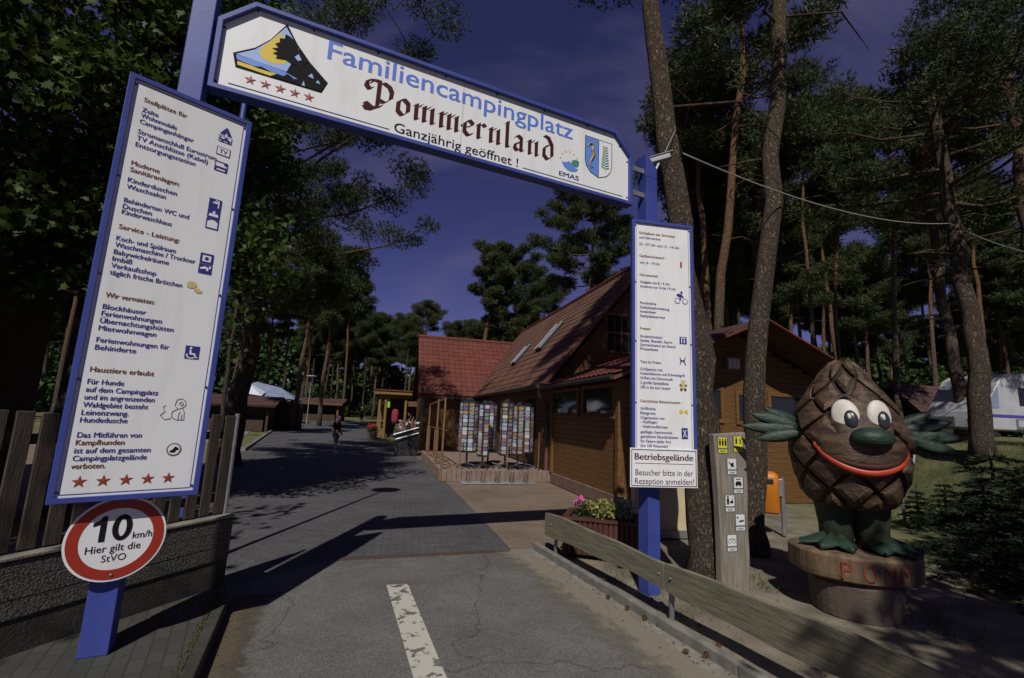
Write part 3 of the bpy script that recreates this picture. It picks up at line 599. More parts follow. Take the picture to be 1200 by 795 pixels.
tl(head, 'Stellplätze für', -.362, 4.119, .275)
for s_, z_, w in (('Zelte', 4.036, .10), ('Wohnmobile', 3.989, .225), ('Campinganhänger', 3.938, .345), ('Stromanschluß Eurostrom', 3.855, .515), ('TV Anschlüsse (Kabel)', 3.803, .46), ('Entsorgungsstation', 3.75, .38)): tl(body, s_, -.363, z_, w)
tl(head, 'Moderne', -.366, 3.598, .17); tl(head, 'Sanitäranlagen:', -.366, 3.545, .305)
for s_, z_, w in (('Kinderduschen', 3.463, .30), ('Waschsalon', 3.411, .235), ('Behinderten WC und', 3.304, .40), ('Duschen', 3.255, .17), ('Kinderwaschhaus', 3.212, .30)): tl(body, s_, -.368, z_, w)
tl(head, 'Service - Leistung:', -.368, 3.099, .365)
for s_, z_, w in (('Koch- und Spülraum', 3.01, .355), ('Waschmaschine / Trockner', 2.961, .49), ('Babywickelräume', 2.907, .325), ('Imbiß', 2.856, .11), ('Verkaufsshop', 2.806, .26), ('täglich frische Brötchen', 2.754, .43)): tl(body, s_, -.37, z_, w)
tl(head, 'Wir vermieten:', -.37, 2.589, .28)
for s_, z_, w in (('Blockhäuser', 2.503, .245), ('Ferienwohnungen', 2.454, .345), ('Übernachtungshütten', 2.403, .425), ('Mietwohnwagen', 2.35, .325), ('Ferienwohnungen für', 2.267, .415), ('Behinderte', 2.214, .225)): tl(body, s_, -.373, z_, w)
tl(head, 'Haustiere erlaubt', -.376, 2.061, .355)
for s_, z_, w in (('Für Hunde', 1.976, .195), ('auf dem Campingplatz', 1.923, .40), ('und im angrenzenden', 1.871, .385), ('Waldgebiet besteht', 1.819, .355), ('Leinenzwang.', 1.767, .25), ('Hundedusche', 1.717, .25), ('Das Mitführen von', 1.617, .345), ('ist auf dem gesamten', 1.514, .41), ('Campingplatzgelände', 1.463, .395)): tl(body, s_, -.378, z_, w)
tl(head, 'Kampfhunden', -.378, 1.567, .255); tl(head, 'verboten.', -.379, 1.412, .175)
body.build('body_lettering', K['tblue'], lp); head.build('heading_lettering', K['tbrown'], lp)
for i in range(5):
    mb = MB(); add_star(mb, -.325 + xs0 + .1225 * i, 1.308, 0.042, LO, LU, Z); mb.build('star', K['star'], lp)
def q(cx, cy, w, h): return [(cx - w / 2, cy - h / 2), (cx + w / 2, cy - h / 2), (cx + w / 2, cy + h / 2), (cx - w / 2, cy + h / 2)]
def circ(cx, cy, r, n=18): return [(cx + r * cos(2 * pi * i / n), cy + r * sin(2 * pi * i / n)) for i in range(n)]
def icons(par, O, U, items):
    """items: (name, [(material, layer, [polys])])"""
    for nm, lays in items:
        base = None
        for (mk, k, polys) in lays:
            o = layer(nm if base is None else 'symbol', polys, K[mk], k, base or par, O, U, Z)
            base = base or o
X = .192 + xs0
def car(cx, cy, s, k='white', two=True):
    return [[(cx - s, cy - .3 * s), (cx - s, cy + .5 * s), (cx + .4 * s, cy + .5 * s), (cx + .55 * s, cy + .1 * s), (cx + s, cy), (cx + s, cy - .3 * s)]]
icons(lp, LO, LU, [
 ('tent_symbol', [('tblue', 1, [[(X - .045, 4.085), (X - .01, 4.085), (X, 4.115), (X + .01, 4.085), (X + .045, 4.085), (X + .008, 4.15), (X - .004, 4.15)]]), ]),
 ('camper_symbol', [('tblue', 1, [q(X, 4.045, .098, .056)]), ('white', 2, [q(X, 4.045, .088, .046)]), ('tblue', 3, car(X, 4.042, .042) + [circ(X - .02, 4.027, .009), circ(X + .026, 4.027, .009)]), ('white', 4, [q(X - .02, 4.052, .025, .012)])]),
 ('television_symbol', [('tblue', 1, [q(X, 3.934, .10, .07)]), ('white', 2, [q(X, 3.934, .088, .058)])]),
 ('disposal_symbol', [('tblue', 1, [q(X, 3.80, .095, .085)]), ('white', 2, car(X, 3.81, .04) + [q(X, 3.772, .06, .012)])]),
 ('shower_symbol', [('tblue', 1, [q(X, 3.468, .09, .09)]), ('white', 2, [[(X - .02, 3.475), (X + .03, 3.475), (X + .025, 3.49), (X - .01, 3.49)], [(X + .02, 3.44), (X + .028, 3.44), (X + .028, 3.50), (X - .0, 3.505), (X - .0, 3.498), (X + .02, 3.494)]])]),
 ('washing_symbol', [('tblue', 1, [q(X, 3.383, .09, .075)]), ('white', 2, [[(X - .035, 3.362), (X + .035, 3.362), (X + .028, 3.385), (X - .028, 3.385)], q(X, 3.397, .016, .02)])]),
 ('basin_symbol', [('tblue', 1, [q(X, 3.297, .09, .085)]), ('white', 2, [[(X - .036, 3.264), (X + .036, 3.264), (X + .036, 3.315), (X + .012, 3.33), (X - .012, 3.33), (X - .036, 3.315)]])]),
 ('machine_symbol', [('tblue', 1, [q(X, 3.005, .092, .082)]), ('white', 2, [q(X, 3.003, .058, .05)]), ('tblue', 3, [circ(X, 3.003, .015)])]),
 ('tap_symbol', [('tblue', 1, [q(X, 2.918, .092, .078)]), ('white', 2, [[(X - .035, 2.925), (X - .005, 2.94), (X + .02, 2.93), (X + .022, 2.905), (X + .01, 2.905), (X + .005, 2.92), (X - .035, 2.912)], q(X + .03, 2.935, .014, .02)])]),
 ('wheelchair_symbol', [('tblue', 1, [q(X, 2.246, .094, .10)]), ('white', 2, [circ(X - .012, 2.279, .009), [(X - .02, 2.265), (X - .008, 2.265), (X - .004, 2.24), (X + .02, 2.24), (X + .03, 2.212), (X + .04, 2.212), (X + .036, 2.205), (X + .024, 2.205), (X + .012, 2.228), (X - .016, 2.228)]] ), ('white', 3, [[(X - .006 + .032 * cos(a_), 2.222 + .026 * sin(a_)) for a_ in [radians(150 + 25 * i) for i in range(8)]] + [(X - .006 + .023 * cos(a_), 2.222 + .018 * sin(a_)) for a_ in [radians(150 + 25 * i) for i in range(7, -1, -1)]]])]),
 ('dog_ban_symbol', [('tbrown', 1, [circ(X - .02, 1.513, .046, 24)]), ('white', 2, [circ(X - .02, 1.513, .038, 24)]), ('tblack', 3, [[(X - .05, 1.50), (X - .03, 1.512), (X - .015, 1.535), (X + .006, 1.525), (X + .012, 1.508), (X - .004, 1.506), (X - .012, 1.49), (X - .034, 1.488)]])]),
 ('bread_symbol', [('bread', 1, [[(X - .10, 2.748), (X - .11, 2.778), (X - .085, 2.80), (X - .05, 2.795), (X - .035, 2.775), (X - .05, 2.75), (X - .075, 2.742)]]), ('bread', 2, [[(X - .055, 2.73), (X - .05, 2.75), (X - .02, 2.752), (X + .005, 2.735), (X, 2.72), (X - .03, 2.715)]])]),
])
mb = MB(); put_text(mb, 'TV', LO + LN * .003, LU, Z, X, 3.916, .036, .055, .02, 'C'); mb.build('television_lettering', K['tblue'], lp)
# sitting lion line drawing
mb = MB(); lx, lz = .155 + xs0, 1.79
for pts in ([(.0, .02), (-.03, .0), (-.03, -.04), (.0, -.06), (.05, -.06), (.045, .0), (.03, .03)], [(.0, .02), (-.02, .05), (-.01, .09), (.02, .10), (.045, .08), (.05, .05), (.03, .03), (.0, .02)], [(.005, .06), (.018, .075), (.034, .06), (.02, .045), (.005, .06)], [(-.03, -.05), (-.07, -.06), (-.10, -.03), (-.075, .0), (-.09, .03), (-.075, .045)], [(.012, -.058), (.012, -.02), (.02, .0)], [(.032, -.058), (.034, -.02)]):
    for i in range(len(pts) - 1): mb.bar(LO + LU * (lx + pts[i][0]) + V(0, 0, lz + pts[i][1]), LO + LU * (lx + pts[i + 1][0]) + V(0, 0, lz + pts[i + 1][1]), .0035, .001, LN)
mb.build('lion_drawing', K['tbrown'], lp)

AR = radians(10); UR = V(cos(AR), sin(AR), 0); NR = V(sin(AR), -cos(AR), 0)
CR_ = GR + NR * 0.17 + UR * 0.105
rb, rp, RO, RU, RN = info_board('information_board', 'tall white board of opening hours and leisure offers on the right blue post', CR_, AR, 0.80, 1.30, 4.315, 0.08)
body = MB(); head = MB(); 
RX = -.03
def tr(mb, s, z, w=None, x=-.266): put_text(mb, s, RO, RU, Z, x + RX, z, .032, w or len(s) * .0186, 0.018, center=True)
tr(head, 'Schließzeit der Schranke', 4.154, .47, -.275); tr(body, 'und Fahrverbot', 4.096, .28, -.277); tr(body, '22 - 07 Uhr und 12 - 14 Uhr', 4.011, .535, -.277)
tr(head, 'Gasflaschentausch', 3.861, .325, -.273); tr(body, 'von 16 - 19 Uhr', 3.777, .265, -.27)
tr(head, 'Fahrradverleih', 3.621, .235, -.27)
for s_, z_ in (('Ausgabe von 8 - 9 Uhr', 3.534), ('Annahme von 16 bis 19 Uhr', 3.479), ('Persönliche', 3.274), ('Stellplatzeinweisung', 3.221), ('kostenloser', 3.17), ('Stellplatzservice', 3.115), ('Kinderanimation', 2.87), ('Spiele, Basteln, Sport', 2.819), ('Sportanimation am Strand', 2.769), ('Piratenfeste', 2.718), ('Tanz im Freien', 2.566), ('Grillpartys mit', 2.481), ('Gulaschkanone und Schwenkgrill', 2.431), ('Grillen mit Discomusik', 2.378), ('2 große Spielplätze', 2.324), ('200 m bis zum Strand', 2.27), ('Grillhütte', 2.026), ('Biergarten', 1.974), ('Organisation von', 1.921), ('- Ausflügen', 1.874), ('- Inselrundfahrten', 1.822), ('gepflegte Gastronomie', 1.761), ('gemütliche Räumlichkeiten', 1.709), ('für Feiern jeder Art', 1.657), ('(bis 100 Personen)', 1.606)): tr(body, s_, z_)
tr(head, 'Freizeit', 2.963, .13); tr(head, 'Gemütliches Beisammensein', 2.111, .50)
body.build('body_lettering', K['tblue'], rp); head.build('heading_lettering', K['tbrown'], rp)
X = .272 + RX
icons(rp, RO, RU, [
 ('gas_bottle_symbol', [('star', 1, [[(X - .012, 3.76), (X + .012, 3.76), (X + .012, 3.82), (X + .005, 3.84), (X - .005, 3.84), (X - .012, 3.82)]])]),
 ('cyclist_symbol', [('tblue', 1, [circ(X - .055, 3.335, .036), circ(X + .045, 3.335, .036), [(X - .07, 3.40), (X - .05, 3.43), (X + .0, 3.42), (X + .03, 3.385), (X + .02, 3.375), (X - .01, 3.39), (X - .005, 3.35), (X - .02, 3.345), (X - .03, 3.385)], circ(X + .0, 3.445, .016)]), ('white', 2, [circ(X - .055, 3.335, .028), circ(X + .045, 3.335, .028)])]),
 ('stage_symbol', [('tblue', 1, [q(X + .01, 2.852, .092, .088)]), ('white', 2, [q(X - .01, 2.842, .012, .05), q(X + .025, 2.842, .014, .045), q(X + .01, 2.88, .06, .012)])]),
 ('dance_symbol', [('tblue', 1, [[(X - .04, 2.645), (X - .03, 2.645), (X - .015, 2.60), (X - .03, 2.56), (X - .04, 2.56), (X - .03, 2.60)], [(X + .04, 2.65), (X + .03, 2.65), (X + .01, 2.60), (X + .03, 2.555), (X + .042, 2.555), (X + .026, 2.60)], q(X, 2.605, .04, .02)])]),
 ('bear_symbol', [('bread', 1, [circ(X, 2.345, .026), circ(X, 2.30, .032), circ(X - .02, 2.372, .011), circ(X + .022, 2.372, .011)]), ('tbrown', 2, [circ(X - .034, 2.315, .014), circ(X + .036, 2.315, .014), circ(X - .024, 2.265, .017), circ(X + .026, 2.265, .017)])]),
 ('beer_symbol', [('yellow', 1, [q(X - .035, 2.005, .036, .045), q(X + .035, 2.005, .036, .045), q(X - .012, 2.008, .012, .02), q(X + .012, 2.008, .012, .02)])]),
 ('restaurant_symbol', [('tblue', 1, [q(X + .01, 1.758, .078, .125)]), ('white', 2, [[(X - .016, 1.715), (X - .006, 1.715), (X + .034, 1.80), (X + .024, 1.80)], [(X + .036, 1.715), (X + .026, 1.715), (X - .014, 1.80), (X - .004, 1.80)]])]),
])
# notice plate below the right board
nb = thing('notice_sign', 'small white notice plate in maroon lettering screwed under the right information board', 'notice sign', CR_)
out = [(-.405 + RX, 1.152), (.415 + RX, 1.152), (.415 + RX, 1.58), (-.405 + RX, 1.58)]
mb = MB(); mb.prism(out, RN * 0.038, RU, Z, 0.008); npl = mb.build('plate', K['white'], nb, bevel=.004)
NO = RN * 0.0475
i2 = inset(out, .014); i3 = inset(out, .022); mb = MB(); ring(mb, i2, i3, NO, RU, Z, 0, .0006); mb.build('border_line', K['blacktrim'], npl)
mb = MB(); put_text(mb, 'Betriebsgelände', NO, RU, Z, -.35 + RX, 1.452, .072, .71, .022); put_text(mb, 'Besucher bitte in der', NO, RU, Z, -.343 + RX, 1.282, .066, .70, .004); put_text(mb, 'Rezeption anmelden!', NO, RU, Z, -.35 + RX, 1.188, .066, .715, .004)
mb.prism(q(.005 + RX, 1.413, .71, .006), NO, RU, Z, 0); mb.build('lettering', K['tmaroon'], npl)
mb = MB()
for sx in (-.2, .2): mb.box(tuple(RN * 0.034 + RU * sx + V(0, 0, 1.4)), (.03, .006, .24), AR)
mb.build('clip', K['galv'], nb)

# speed limit disc
sp_ = thing('speed_sign', 'round red rimmed ten km/h speed limit sign low on the left blue post', 'road sign', V(-2.75, 3.65, 0))
SO = NL * 0.115 + UL * (-.065) + V(0, 0, .90)
def disc(mb, r, O, U, t, n=48):
    mb.prism([(r * cos(2 * pi * i / n), r * sin(2 * pi * i / n)) for i in range(n)], O, U, Z, t)
mb = MB(); disc(mb, .282, SO, UL, .01); pl = mb.build('disc', K['white'], sp_)
mb = MB(); ring(mb, [(.268 * cos(2 * pi * i / 48), .268 * sin(2 * pi * i / 48)) for i in range(48)], [(.205 * cos(2 * pi * i / 48), .205 * sin(2 * pi * i / 48)) for i in range(48)], SO + NL * .012, UL, Z, 0, .001); mb.build('red_rim', K['red'], pl)
mb = MB(); TO = SO + NL * .0125
mb.prism([(-.068, -.012), (-.068, .158), (-.092, .158), (-.108, .132), (-.140, .118), (-.140, .092), (-.102, .104), (-.102, -.012)][::-1], TO, UL, Z, 0)
oo = [(.020 + .056 * cos(2 * pi * i / 28), .073 + .088 * sin(2 * pi * i / 28)) for i in range(28)]; oi = [(.020 + .022 * cos(2 * pi * i / 28), .073 + .058 * sin(2 * pi * i / 28)) for i in range(28)]
for i in range(28): mb.prism([oo[i], oo[(i + 1) % 28], oi[(i + 1) % 28], oi[i]], TO, UL, Z, 0)
put_text(mb, 'km/h', TO, UL, Z, .086, -.010, .046, .112, .008)
put_text(mb, 'Hier gilt die', TO, UL, Z, -.01, -.082, .048, .30, .004, 'C'); put_text(mb, 'StVO', TO, UL, Z, .0, -.148, .046, .135, .002, 'C'); mb.build('lettering', K['tblack'], pl)
mb = MB()
for z_ in (.238, -.238): mb.ell(SO + NL * .014 + V(0, 0, z_), (.009, .009, .009), 8, 6)
mb.build('bolts', K['galv'], pl)
mb = MB()
for z_ in (.1, -.1): mb.bar(SO - NL * .022 + V(0, 0, z_), SO - NL * .06 + UL * .065 + V(0, 0, z_), .05, .03)
mb.build('clip', K['galv'], sp_)

# surveillance camera on the right post
cc = thing('surveillance_camera', 'grey surveillance camera on the top of the right blue post', 'camera', GR + V(0, 0, 5.15)); cc.scale = (.72,) * 3
mb = MB(); mb.tube([V(.08, 0, -.06), V(.16, .02, -.03), V(.22, .03, .10)], [.028, .028, .034], 10); mb.box((.1, 0, -.06), (.03, .1, .1)); mb.build('bracket', K['galv'], cc, smooth=False)
mb = MB(); dcm = V(.80, -.25, .16).normalized(); mb.bar(V(.03, .07, .13), V(.03, .07, .13) + dcm * .40, .105, .095); hs = mb.build('housing', mat('camera_shell', (.34, .34, .35), rough=.4), cc, bevel=.015)
mb = MB(); mb.bar(V(.02, .07, .195), V(.02, .07, .195) + dcm * .46, .125, .012); mb.build('sunshield', mat('camera_shield', (.26, .26, .27), rough=.4), cc)
mb = MB(); pq = V(.03, .07, .13) + dcm * .402; mb.bar(pq, pq + dcm * .012, .085, .075); mb.build('lens_window', K['pupil'], cc)
#@@PART3
# ------------------------------------------------------------------ left fence on its wall
FA = V(-2.73, 5.01, 0); FB = V(-3.31, 3.47, 0); fd = (FB - FA).normalized(); fe = FA + fd * 5.2; fn = V(fd.y, -fd.x, 0)
if fn.x > 0: fn = -fn                     # away from the road
fz = atan2(fd.y, fd.x)
wl = thing('garden_wall', 'low wall of rough exposed aggregate under the dark picket fence', 'wall', FA)
mb = MB(); mid = FA + fd * 2.6 + fn * .13 - FA; mb.box((mid.x, mid.y, .21), (5.2, .235, .30), fz); mb.build('foundation', K['found'], wl)
mb = MB()
for k in range(3):
    z0 = .362 + k * .128; mb.box((mid.x, mid.y, z0 + .062), (5.2 + .004 * k, .255 + .004 * (k % 2), .124), fz)
    mb.box((mid.x, mid.y, z0 + .126), (5.196, .238, .006), fz)
mb.build('aggregate_block', K['aggregate'], wl, bevel=.012)
mb = MB(); mb.box((mid.x, mid.y, .762), (5.23, .275, .024), fz); mb.build('coping', K['concrete'], wl, bevel=.006)
pf = thing('picket_fence', 'dark brown wooden picket fence on top of the low aggregate wall', 'fence', FA + V(0, 0, .774))
for k in range(34):
    c = fd * (.10 + k * .148) + fn * .11; hgt = .965 + .012 * sin(k * 2.3)
    mb = MB(); mb.box((c.x, c.y, hgt / 2 + .012), (.104, .024, hgt), fz); mb.build('picket', K['fence'], pf, bevel=.004, seg=1)
mb = MB()
for z_ in (.16, .78): c = fd * 2.6 + fn * .146; mb.box((c.x, c.y, z_), (5.1, .04, .075), fz)
mb.build('rail', K['fence'], pf)
for s_ in (0.02, 2.0, 4.0):
    c = fd * s_ + fn * (.11 if s_ < 1 else .19); mb = MB(); mb.tube([V(c.x, c.y, 0), V(c.x, c.y, 1.0)], .024, 10); mb.build('fence_post', K['galv'], pf)

# street lamps: tall mast behind the fence (head above the picture), slim one by the kiosks
def lamp(label, loc, h, rh=.36, grp=None, mk='lampgrey'):
    t = thing('street_lamp', label, 'street lamp', loc, 0, grp)
    mb = MB(); mb.tube([(0, 0, 0), (0, 0, 1.0), (0, 0, 1.02), (0, 0, h)], [.06, .055, .042, .034], 10); mb.build('mast', K[mk], t)
    mb = MB(); mb.lathe([(.05, h - .02), (.09, h + .03), (rh, h + .10), (rh * 1.02, h + .16), (rh * .8, h + .21), (.02, h + .24)], 24); mb.build('lamp_head', K['lampgrey'], t, smooth=True)
    return t
lamp('slim blue lamp mast rising right behind the left information board', (at(285, 132, 5.6).x, 5.6, 0), 6.6, .34, mk='blue')
pl_ = at(284, 486, 23); lamp('slim grey lamp with flat disc head beside the dark hut at the left roadside', (pl_.x, 23, 0), 4.95, .34)
pl_ = at(362, 470, 46); lamp('small pale lamp in front of the trees behind the white marquee', (pl_.x, 46, 0), 4.9, .5)

# dark hut at the left edge
hut = thing('dark_hut', 'very dark brown wooden hut with wide eaves at the left edge', 'hut', (-10.8, 6.3, 0))
mb = MB(); mb.box((0, 0, 2.15), (4.6, 4.6, 4.3)); mb.build('wall', K['darkwood'], hut)
mb = MB(); mb.prism([(-3.1, 4.22), (3.05, 4.22), (3.05, 4.40), (0, 5.5), (-3.1, 4.40)], (0, -3.1, 0), (1, 0, 0), (0, 0, 1), -6.9); mb.build('roof', K['darkwood'], hut)
mb = MB(); mb.box((3.07, .35, 4.33), (.035, 6.9, .22)); mb.build('fascia', K['darkwood'], hut)

# ------------------------------------------------------------------ main house (shop)
HA = radians(14.5); HU = V(-sin(HA), cos(HA), 0); HW = V(cos(HA), sin(HA), 0); W0 = V(1.32, 14.6, 0); HR = HA      # u away, w to the right
house = thing('shop_house', 'long timber shop with big red tiled roof beside the forecourt', 'shop building', W0, HA)
# local frame: x = w (right), y = u (away)
def siding(mb, x0, y0, x1, y1, z0, zf, pitch=.135, dep=.014, out=None):
    """board cladding from (x0,y0) to (x1,y1); zf(t) = top height at fraction t, clipped board by board; front to the right-hand normal"""
    a = V(x0, y0, 0); b = V(x1, y1, 0); L = (b - a).length; d = (b - a) / L; n = V(d.y, -d.x, 0)
    zmax = max(zf(i / 40) for i in range(41)); z = z0
    while z < zmax - .01:
        zt = z + pitch; ts = [i / 80 for i in range(81) if zf(i / 80) >= z + .5 * pitch]
        if ts:
            t0, t1 = min(ts), max(ts); p = a + d * (t0 * L); qv = a + d * (t1 * L); zt_ = min(zt, zmax)
            mb.add([p + V(0, 0, z), qv + V(0, 0, z), qv + V(0, 0, z) + n * dep, p + V(0, 0, z) + n * dep,
                    p + V(0, 0, zt_ - .012) + n * dep, qv + V(0, 0, zt_ - .012) + n * dep, qv + V(0, 0, zt_), p + V(0, 0, zt_)],
                   [(0, 1, 2, 3), (3, 2, 5, 4), (4, 5, 6, 7), (0, 3, 4, 7), (1, 6, 5, 2)])
        z = zt
def tiled(O, ex, ey, wid, hei, shape=None, tw=.30, th=.36, amp=.028):
    """tile sheet: O lower corner, ex along the eave, ey up the slope; shape(fx along, fy up)->bool keeps tiles"""
    ex = Vector(ex); ey = Vector(ey); nn = ex.cross(ey).normalized(); O = Vector(O); mb = MB(); sub = 4
    nr = int(hei / th) + 1; ncol = int(wid / tw) + 1
    for r in range(nr):
        y0, y1 = r * th, min(hei, (r + 1) * th + .03)
        for c in range(ncol):
            x0 = c * tw; x1 = min(wid, x0 + tw)
            if x1 - x0 < .02 or (shape and not shape((x0 + x1) / 2, (y0 + min(hei, (r + 1) * th)) / 2)): continue
            P = []
            for k in range(sub + 1):
                f = k / sub; hgt = amp * (0.5 - 0.5 * cos(2 * pi * f))
                x = x0 + (x1 - x0) * f
                P += [O + ex * x + ey * y0 + nn * (hgt + .030), O + ex * x + ey * y1 + nn * (hgt + .006)]
            fs = [(2 * k, 2 * k + 2, 2 * k + 3, 2 * k + 1) for k in range(sub)]
            b0 = len(P); P += [O + ex * x0 + ey * y0, O + ex * x1 + ey * y0]
            for k in range(sub): pass
            fs.append((b0, b0 + 1) + tuple(2 * k for k in range(sub, -1, -1)))
            mb.add(P, fs)
    return mb
EZ = 2.90; SL = radians(51); RIDW = 3.1; HE = 4.45; RIDZ = 2.90 + (RIDW + .42) * tan(SL)
# walls
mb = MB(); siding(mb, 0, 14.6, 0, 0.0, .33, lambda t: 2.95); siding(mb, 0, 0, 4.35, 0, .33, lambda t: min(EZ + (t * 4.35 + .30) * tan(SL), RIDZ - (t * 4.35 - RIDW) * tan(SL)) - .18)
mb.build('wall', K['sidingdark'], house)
mb = MB(); mb.box((2.2, 7.3, 1.45), (4.34, 14.5, 2.9)); mb.prism([(3.0, 2.9), (4.37, 2.9), (4.37, RIDZ - (4.37 - RIDW) * tan(SL) - .2), (3.0, RIDZ - .5)], (0, .02, 0), (1, 0, 0), (0, 0, 1), -14.4); mb.build('wall_core', K['darkwood'], house)
# main roof: slope facing the road
sl = (RIDW + .42) / cos(SL); ey = V(cos(SL), 0, sin(SL))
mb = tiled((-.42, 14.8, EZ), (0, -1, 0), ey, 15.25, sl); rf = mb.build('roof', K['roofbrown'], house, smooth=False)
mb = MB(); mb.prism([(-.42, EZ - .01), (RIDW, RIDZ - .01), (HE, RIDZ - .01 - (HE - RIDW) * tan(SL)), (HE, RIDZ - .16 - (HE - RIDW) * tan(SL)), (RIDW, RIDZ - .16), (-.42, EZ - .14)], (0, -.43, 0), (1, 0, 0), (0, 0, 1), -15.2); mb.build('roof_deck', K['darkwood'], house)
mb = MB(); mb.bar((-.44, -.46, EZ - .02), (RIDW, -.46, RIDZ), .035, .26, (0, 1, 0)); mb.bar((HE, -.46, RIDZ - (HE - RIDW) * tan(SL)), (RIDW, -.46, RIDZ), .035, .26, (0, 1, 0)); mb.build('barge_board', K['roofred'], house)
mb = MB(); mb.tube([(RIDW, -.5, RIDZ + .03), (RIDW, 14.8, RIDZ + .03)], .11, 10); mb.build('ridge_tiles', K['roofred'], house)
# skylights
for (u_, s_, l_) in ((7.2, 1.75, 1.15), (4.3, 2.15, 1.5)):
    c = V(-.42, u_, EZ) + ey * (s_ + l_ / 2); nn = V(-sin(SL), 0, cos(SL)); Rm = Matrix((ey, V(0, -1, 0), nn)).transposed().to_4x4()
    t = MB(); t.x = Matrix.Translation(c + nn * .09) @ Rm; t.box((0, 0, 0), (l_, .72, .14)); sk = t.build('skylight', K['gutter'], house, bevel=.01)
    t = MB(); t.x = Matrix.Translation(c + nn * .165) @ Rm; t.box((0, 0, 0), (l_ - .2, .52, .012)); t.build('pane', mat('skylight_glass', (.30, .34, .40), rough=.08, spec=.8), sk)
    t = MB(); t.x = Matrix.Translation(c + nn * .17) @ Rm
    for sy in (-.31, .31): t.box((0, sy, 0), (l_, .08, .04))
    t.build('frame', mat('skylight_frame', (.42, .43, .45), rough=.4, metal=.3), sk)
# snow guard rail along the eave
mb = MB()
for u_ in (2.2, 3.9, 5.6):
    mb.bar((-.40, u_, EZ - .02), (-.40, u_, EZ + .28), .03, .03); mb.bar((-.40, u_, EZ - .02), (-.20, u_, EZ + .02), .03, .03)
mb.bar((-.40, 2.0, EZ + .26), (-.40, 6.2, EZ + .26), .035, .035); mb.bar((-.40, 2.0, EZ + .12), (-.40, 6.2, EZ + .12), .02, .02); mb.build('snow_guard', K['rust'], house)
mb = MB(); mb.tube([(-.50, -.1, EZ - .05), (-.50, 11.0, EZ - .05)], .075, 10); mb.tube([(-.50, -.05, EZ - .08), (-.42, .05, EZ - .35), (-.12, .12, EZ - .55), (-.10, .12, 1.0)], .05, 8); mb.build('gutter', K['gutter'], house)
mb = MB(); mb.tube([(-.10, .12, 1.0), (-.10, .12, .12), (-.16, .10, .0)], .055, 10); mb.build('downpipe_foot', K['copper'], house)
# gable window
mb = MB(); mb.box((2.30, -.02, 4.72), (1.15, .06, 1.32)); gw = mb.build('window', K['trim'], house, bevel=.01)
mb = MB(); mb.box((2.30, -.056, 4.72), (.98, .012, 1.15)); mb.build('pane', K['glass'], gw)
mb = MB(); mb.box((2.30, -.07, 4.72), (.045, .02, 1.15)); mb.box((2.30, -.071, 4.72), (.98, .018, .045)); mb.box((2.05, -.07, 4.72), (.025, .016, 1.15)); mb.box((2.55, -.07, 4.72), (.025, .016, 1.15)); mb.build('glazing_bar', K['trim'], gw)
# front wing: lower roof, cladded wall with two windows
WL = 4.40
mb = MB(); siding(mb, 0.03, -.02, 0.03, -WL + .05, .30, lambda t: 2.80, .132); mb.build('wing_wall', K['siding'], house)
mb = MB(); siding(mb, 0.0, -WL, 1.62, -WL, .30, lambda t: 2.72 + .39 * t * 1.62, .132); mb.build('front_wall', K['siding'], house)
mb = MB(); mb.add([(.07, -.02, .02), (2.5, -.02, .02), (1.62, -WL + .03, .02), (.07, -WL + .03, .02), (.07, -.02, 2.79), (2.5, -.02, 3.55), (1.62, -WL + .03, 3.25), (.07, -WL + .03, 2.79)], [(0, 1, 2, 3), (7, 6, 5, 4), (0, 4, 5, 1), (1, 5, 6, 2), (2, 6, 7, 3), (3, 7, 4, 0)]); mb.build('wing_core', K['darkwood'], house)
mb = MB(); mb.box((.0, -.10, 1.56), (.1, .14, 2.5)); mb.build('corner_board', K['siding'], house, bevel=.01)
mb = MB(); mb.box((-.005, -WL + .02, 1.56), (.16, .16, 2.5)); mb.build('corner_board', K['siding'], house, bevel=.01)
mb = MB(); mb.box((0.02, -WL / 2, .15), (.10, WL - .1, .30)); mb.box((.8, -WL + .03, .15), (1.6, .10, .30)); mb.build('plinth', K['plinth'], house, bevel=.01)
for (y0, y1) in ((-2.22, -.08), (-4.28, -2.40)):
    ym, wd = (y0 + y1) / 2, y1 - y0
    mb = MB()
    mb.box((-.035, ym, 2.69), (.09, wd, .085)); mb.box((-.035, ym, 2.01), (.09, wd, .085)); mb.box((-.035, y0 + .06, 2.35), (.09, .12, .60)); mb.box((-.035, y1 - .06, 2.35), (.09, .12, .60))
    fr = mb.build('window', K['trim'], house, bevel=.008)
    mb = MB(); mb.box((-.012, ym, 2.35), (.02, wd - .24, .60)); mb.build('pane', K['glass'], fr)
    mb = MB(); mb.box((-.07, ym, 1.955), (.14, wd + .06, .035)); mb.build('sill', K['trim'], fr)
S2 = radians(21.5); ey2 = V(cos(S2), 0, sin(S2)); len2 = 4.1
mb = tiled((-.42, -.43, 2.84), (0, -1, 0), ey2, WL + .12, len2, shape=lambda x, y: y * cos(S2) - .42 < 2.55 - .22 * x, tw=.26, th=.34); mb.build('wing_roof', K['roofred'], house)
mb = MB(); zz = lambda w_: 2.83 + (w_ + .42) * tan(S2)
Pd = [(-.42, -.44), (2.45, -.44), (1.55, -WL - .5), (-.42, -WL - .5)]
mb.add([(a_, b_, zz(a_)) for a_, b_ in Pd] + [(a_, b_, zz(a_) - .1) for a_, b_ in Pd], [(3, 2, 1, 0), (4, 5, 6, 7), (0, 1, 5, 4), (1, 2, 6, 5), (2, 3, 7, 6), (3, 0, 4, 7)]); mb.build('wing_deck', K['trim'], house)
mb = MB(); mb.tube([(-.47, -.45, 2.78), (-.47, -WL - .5, 2.78)], .055, 8); mb.build('wing_gutter', K['gutter'], house)
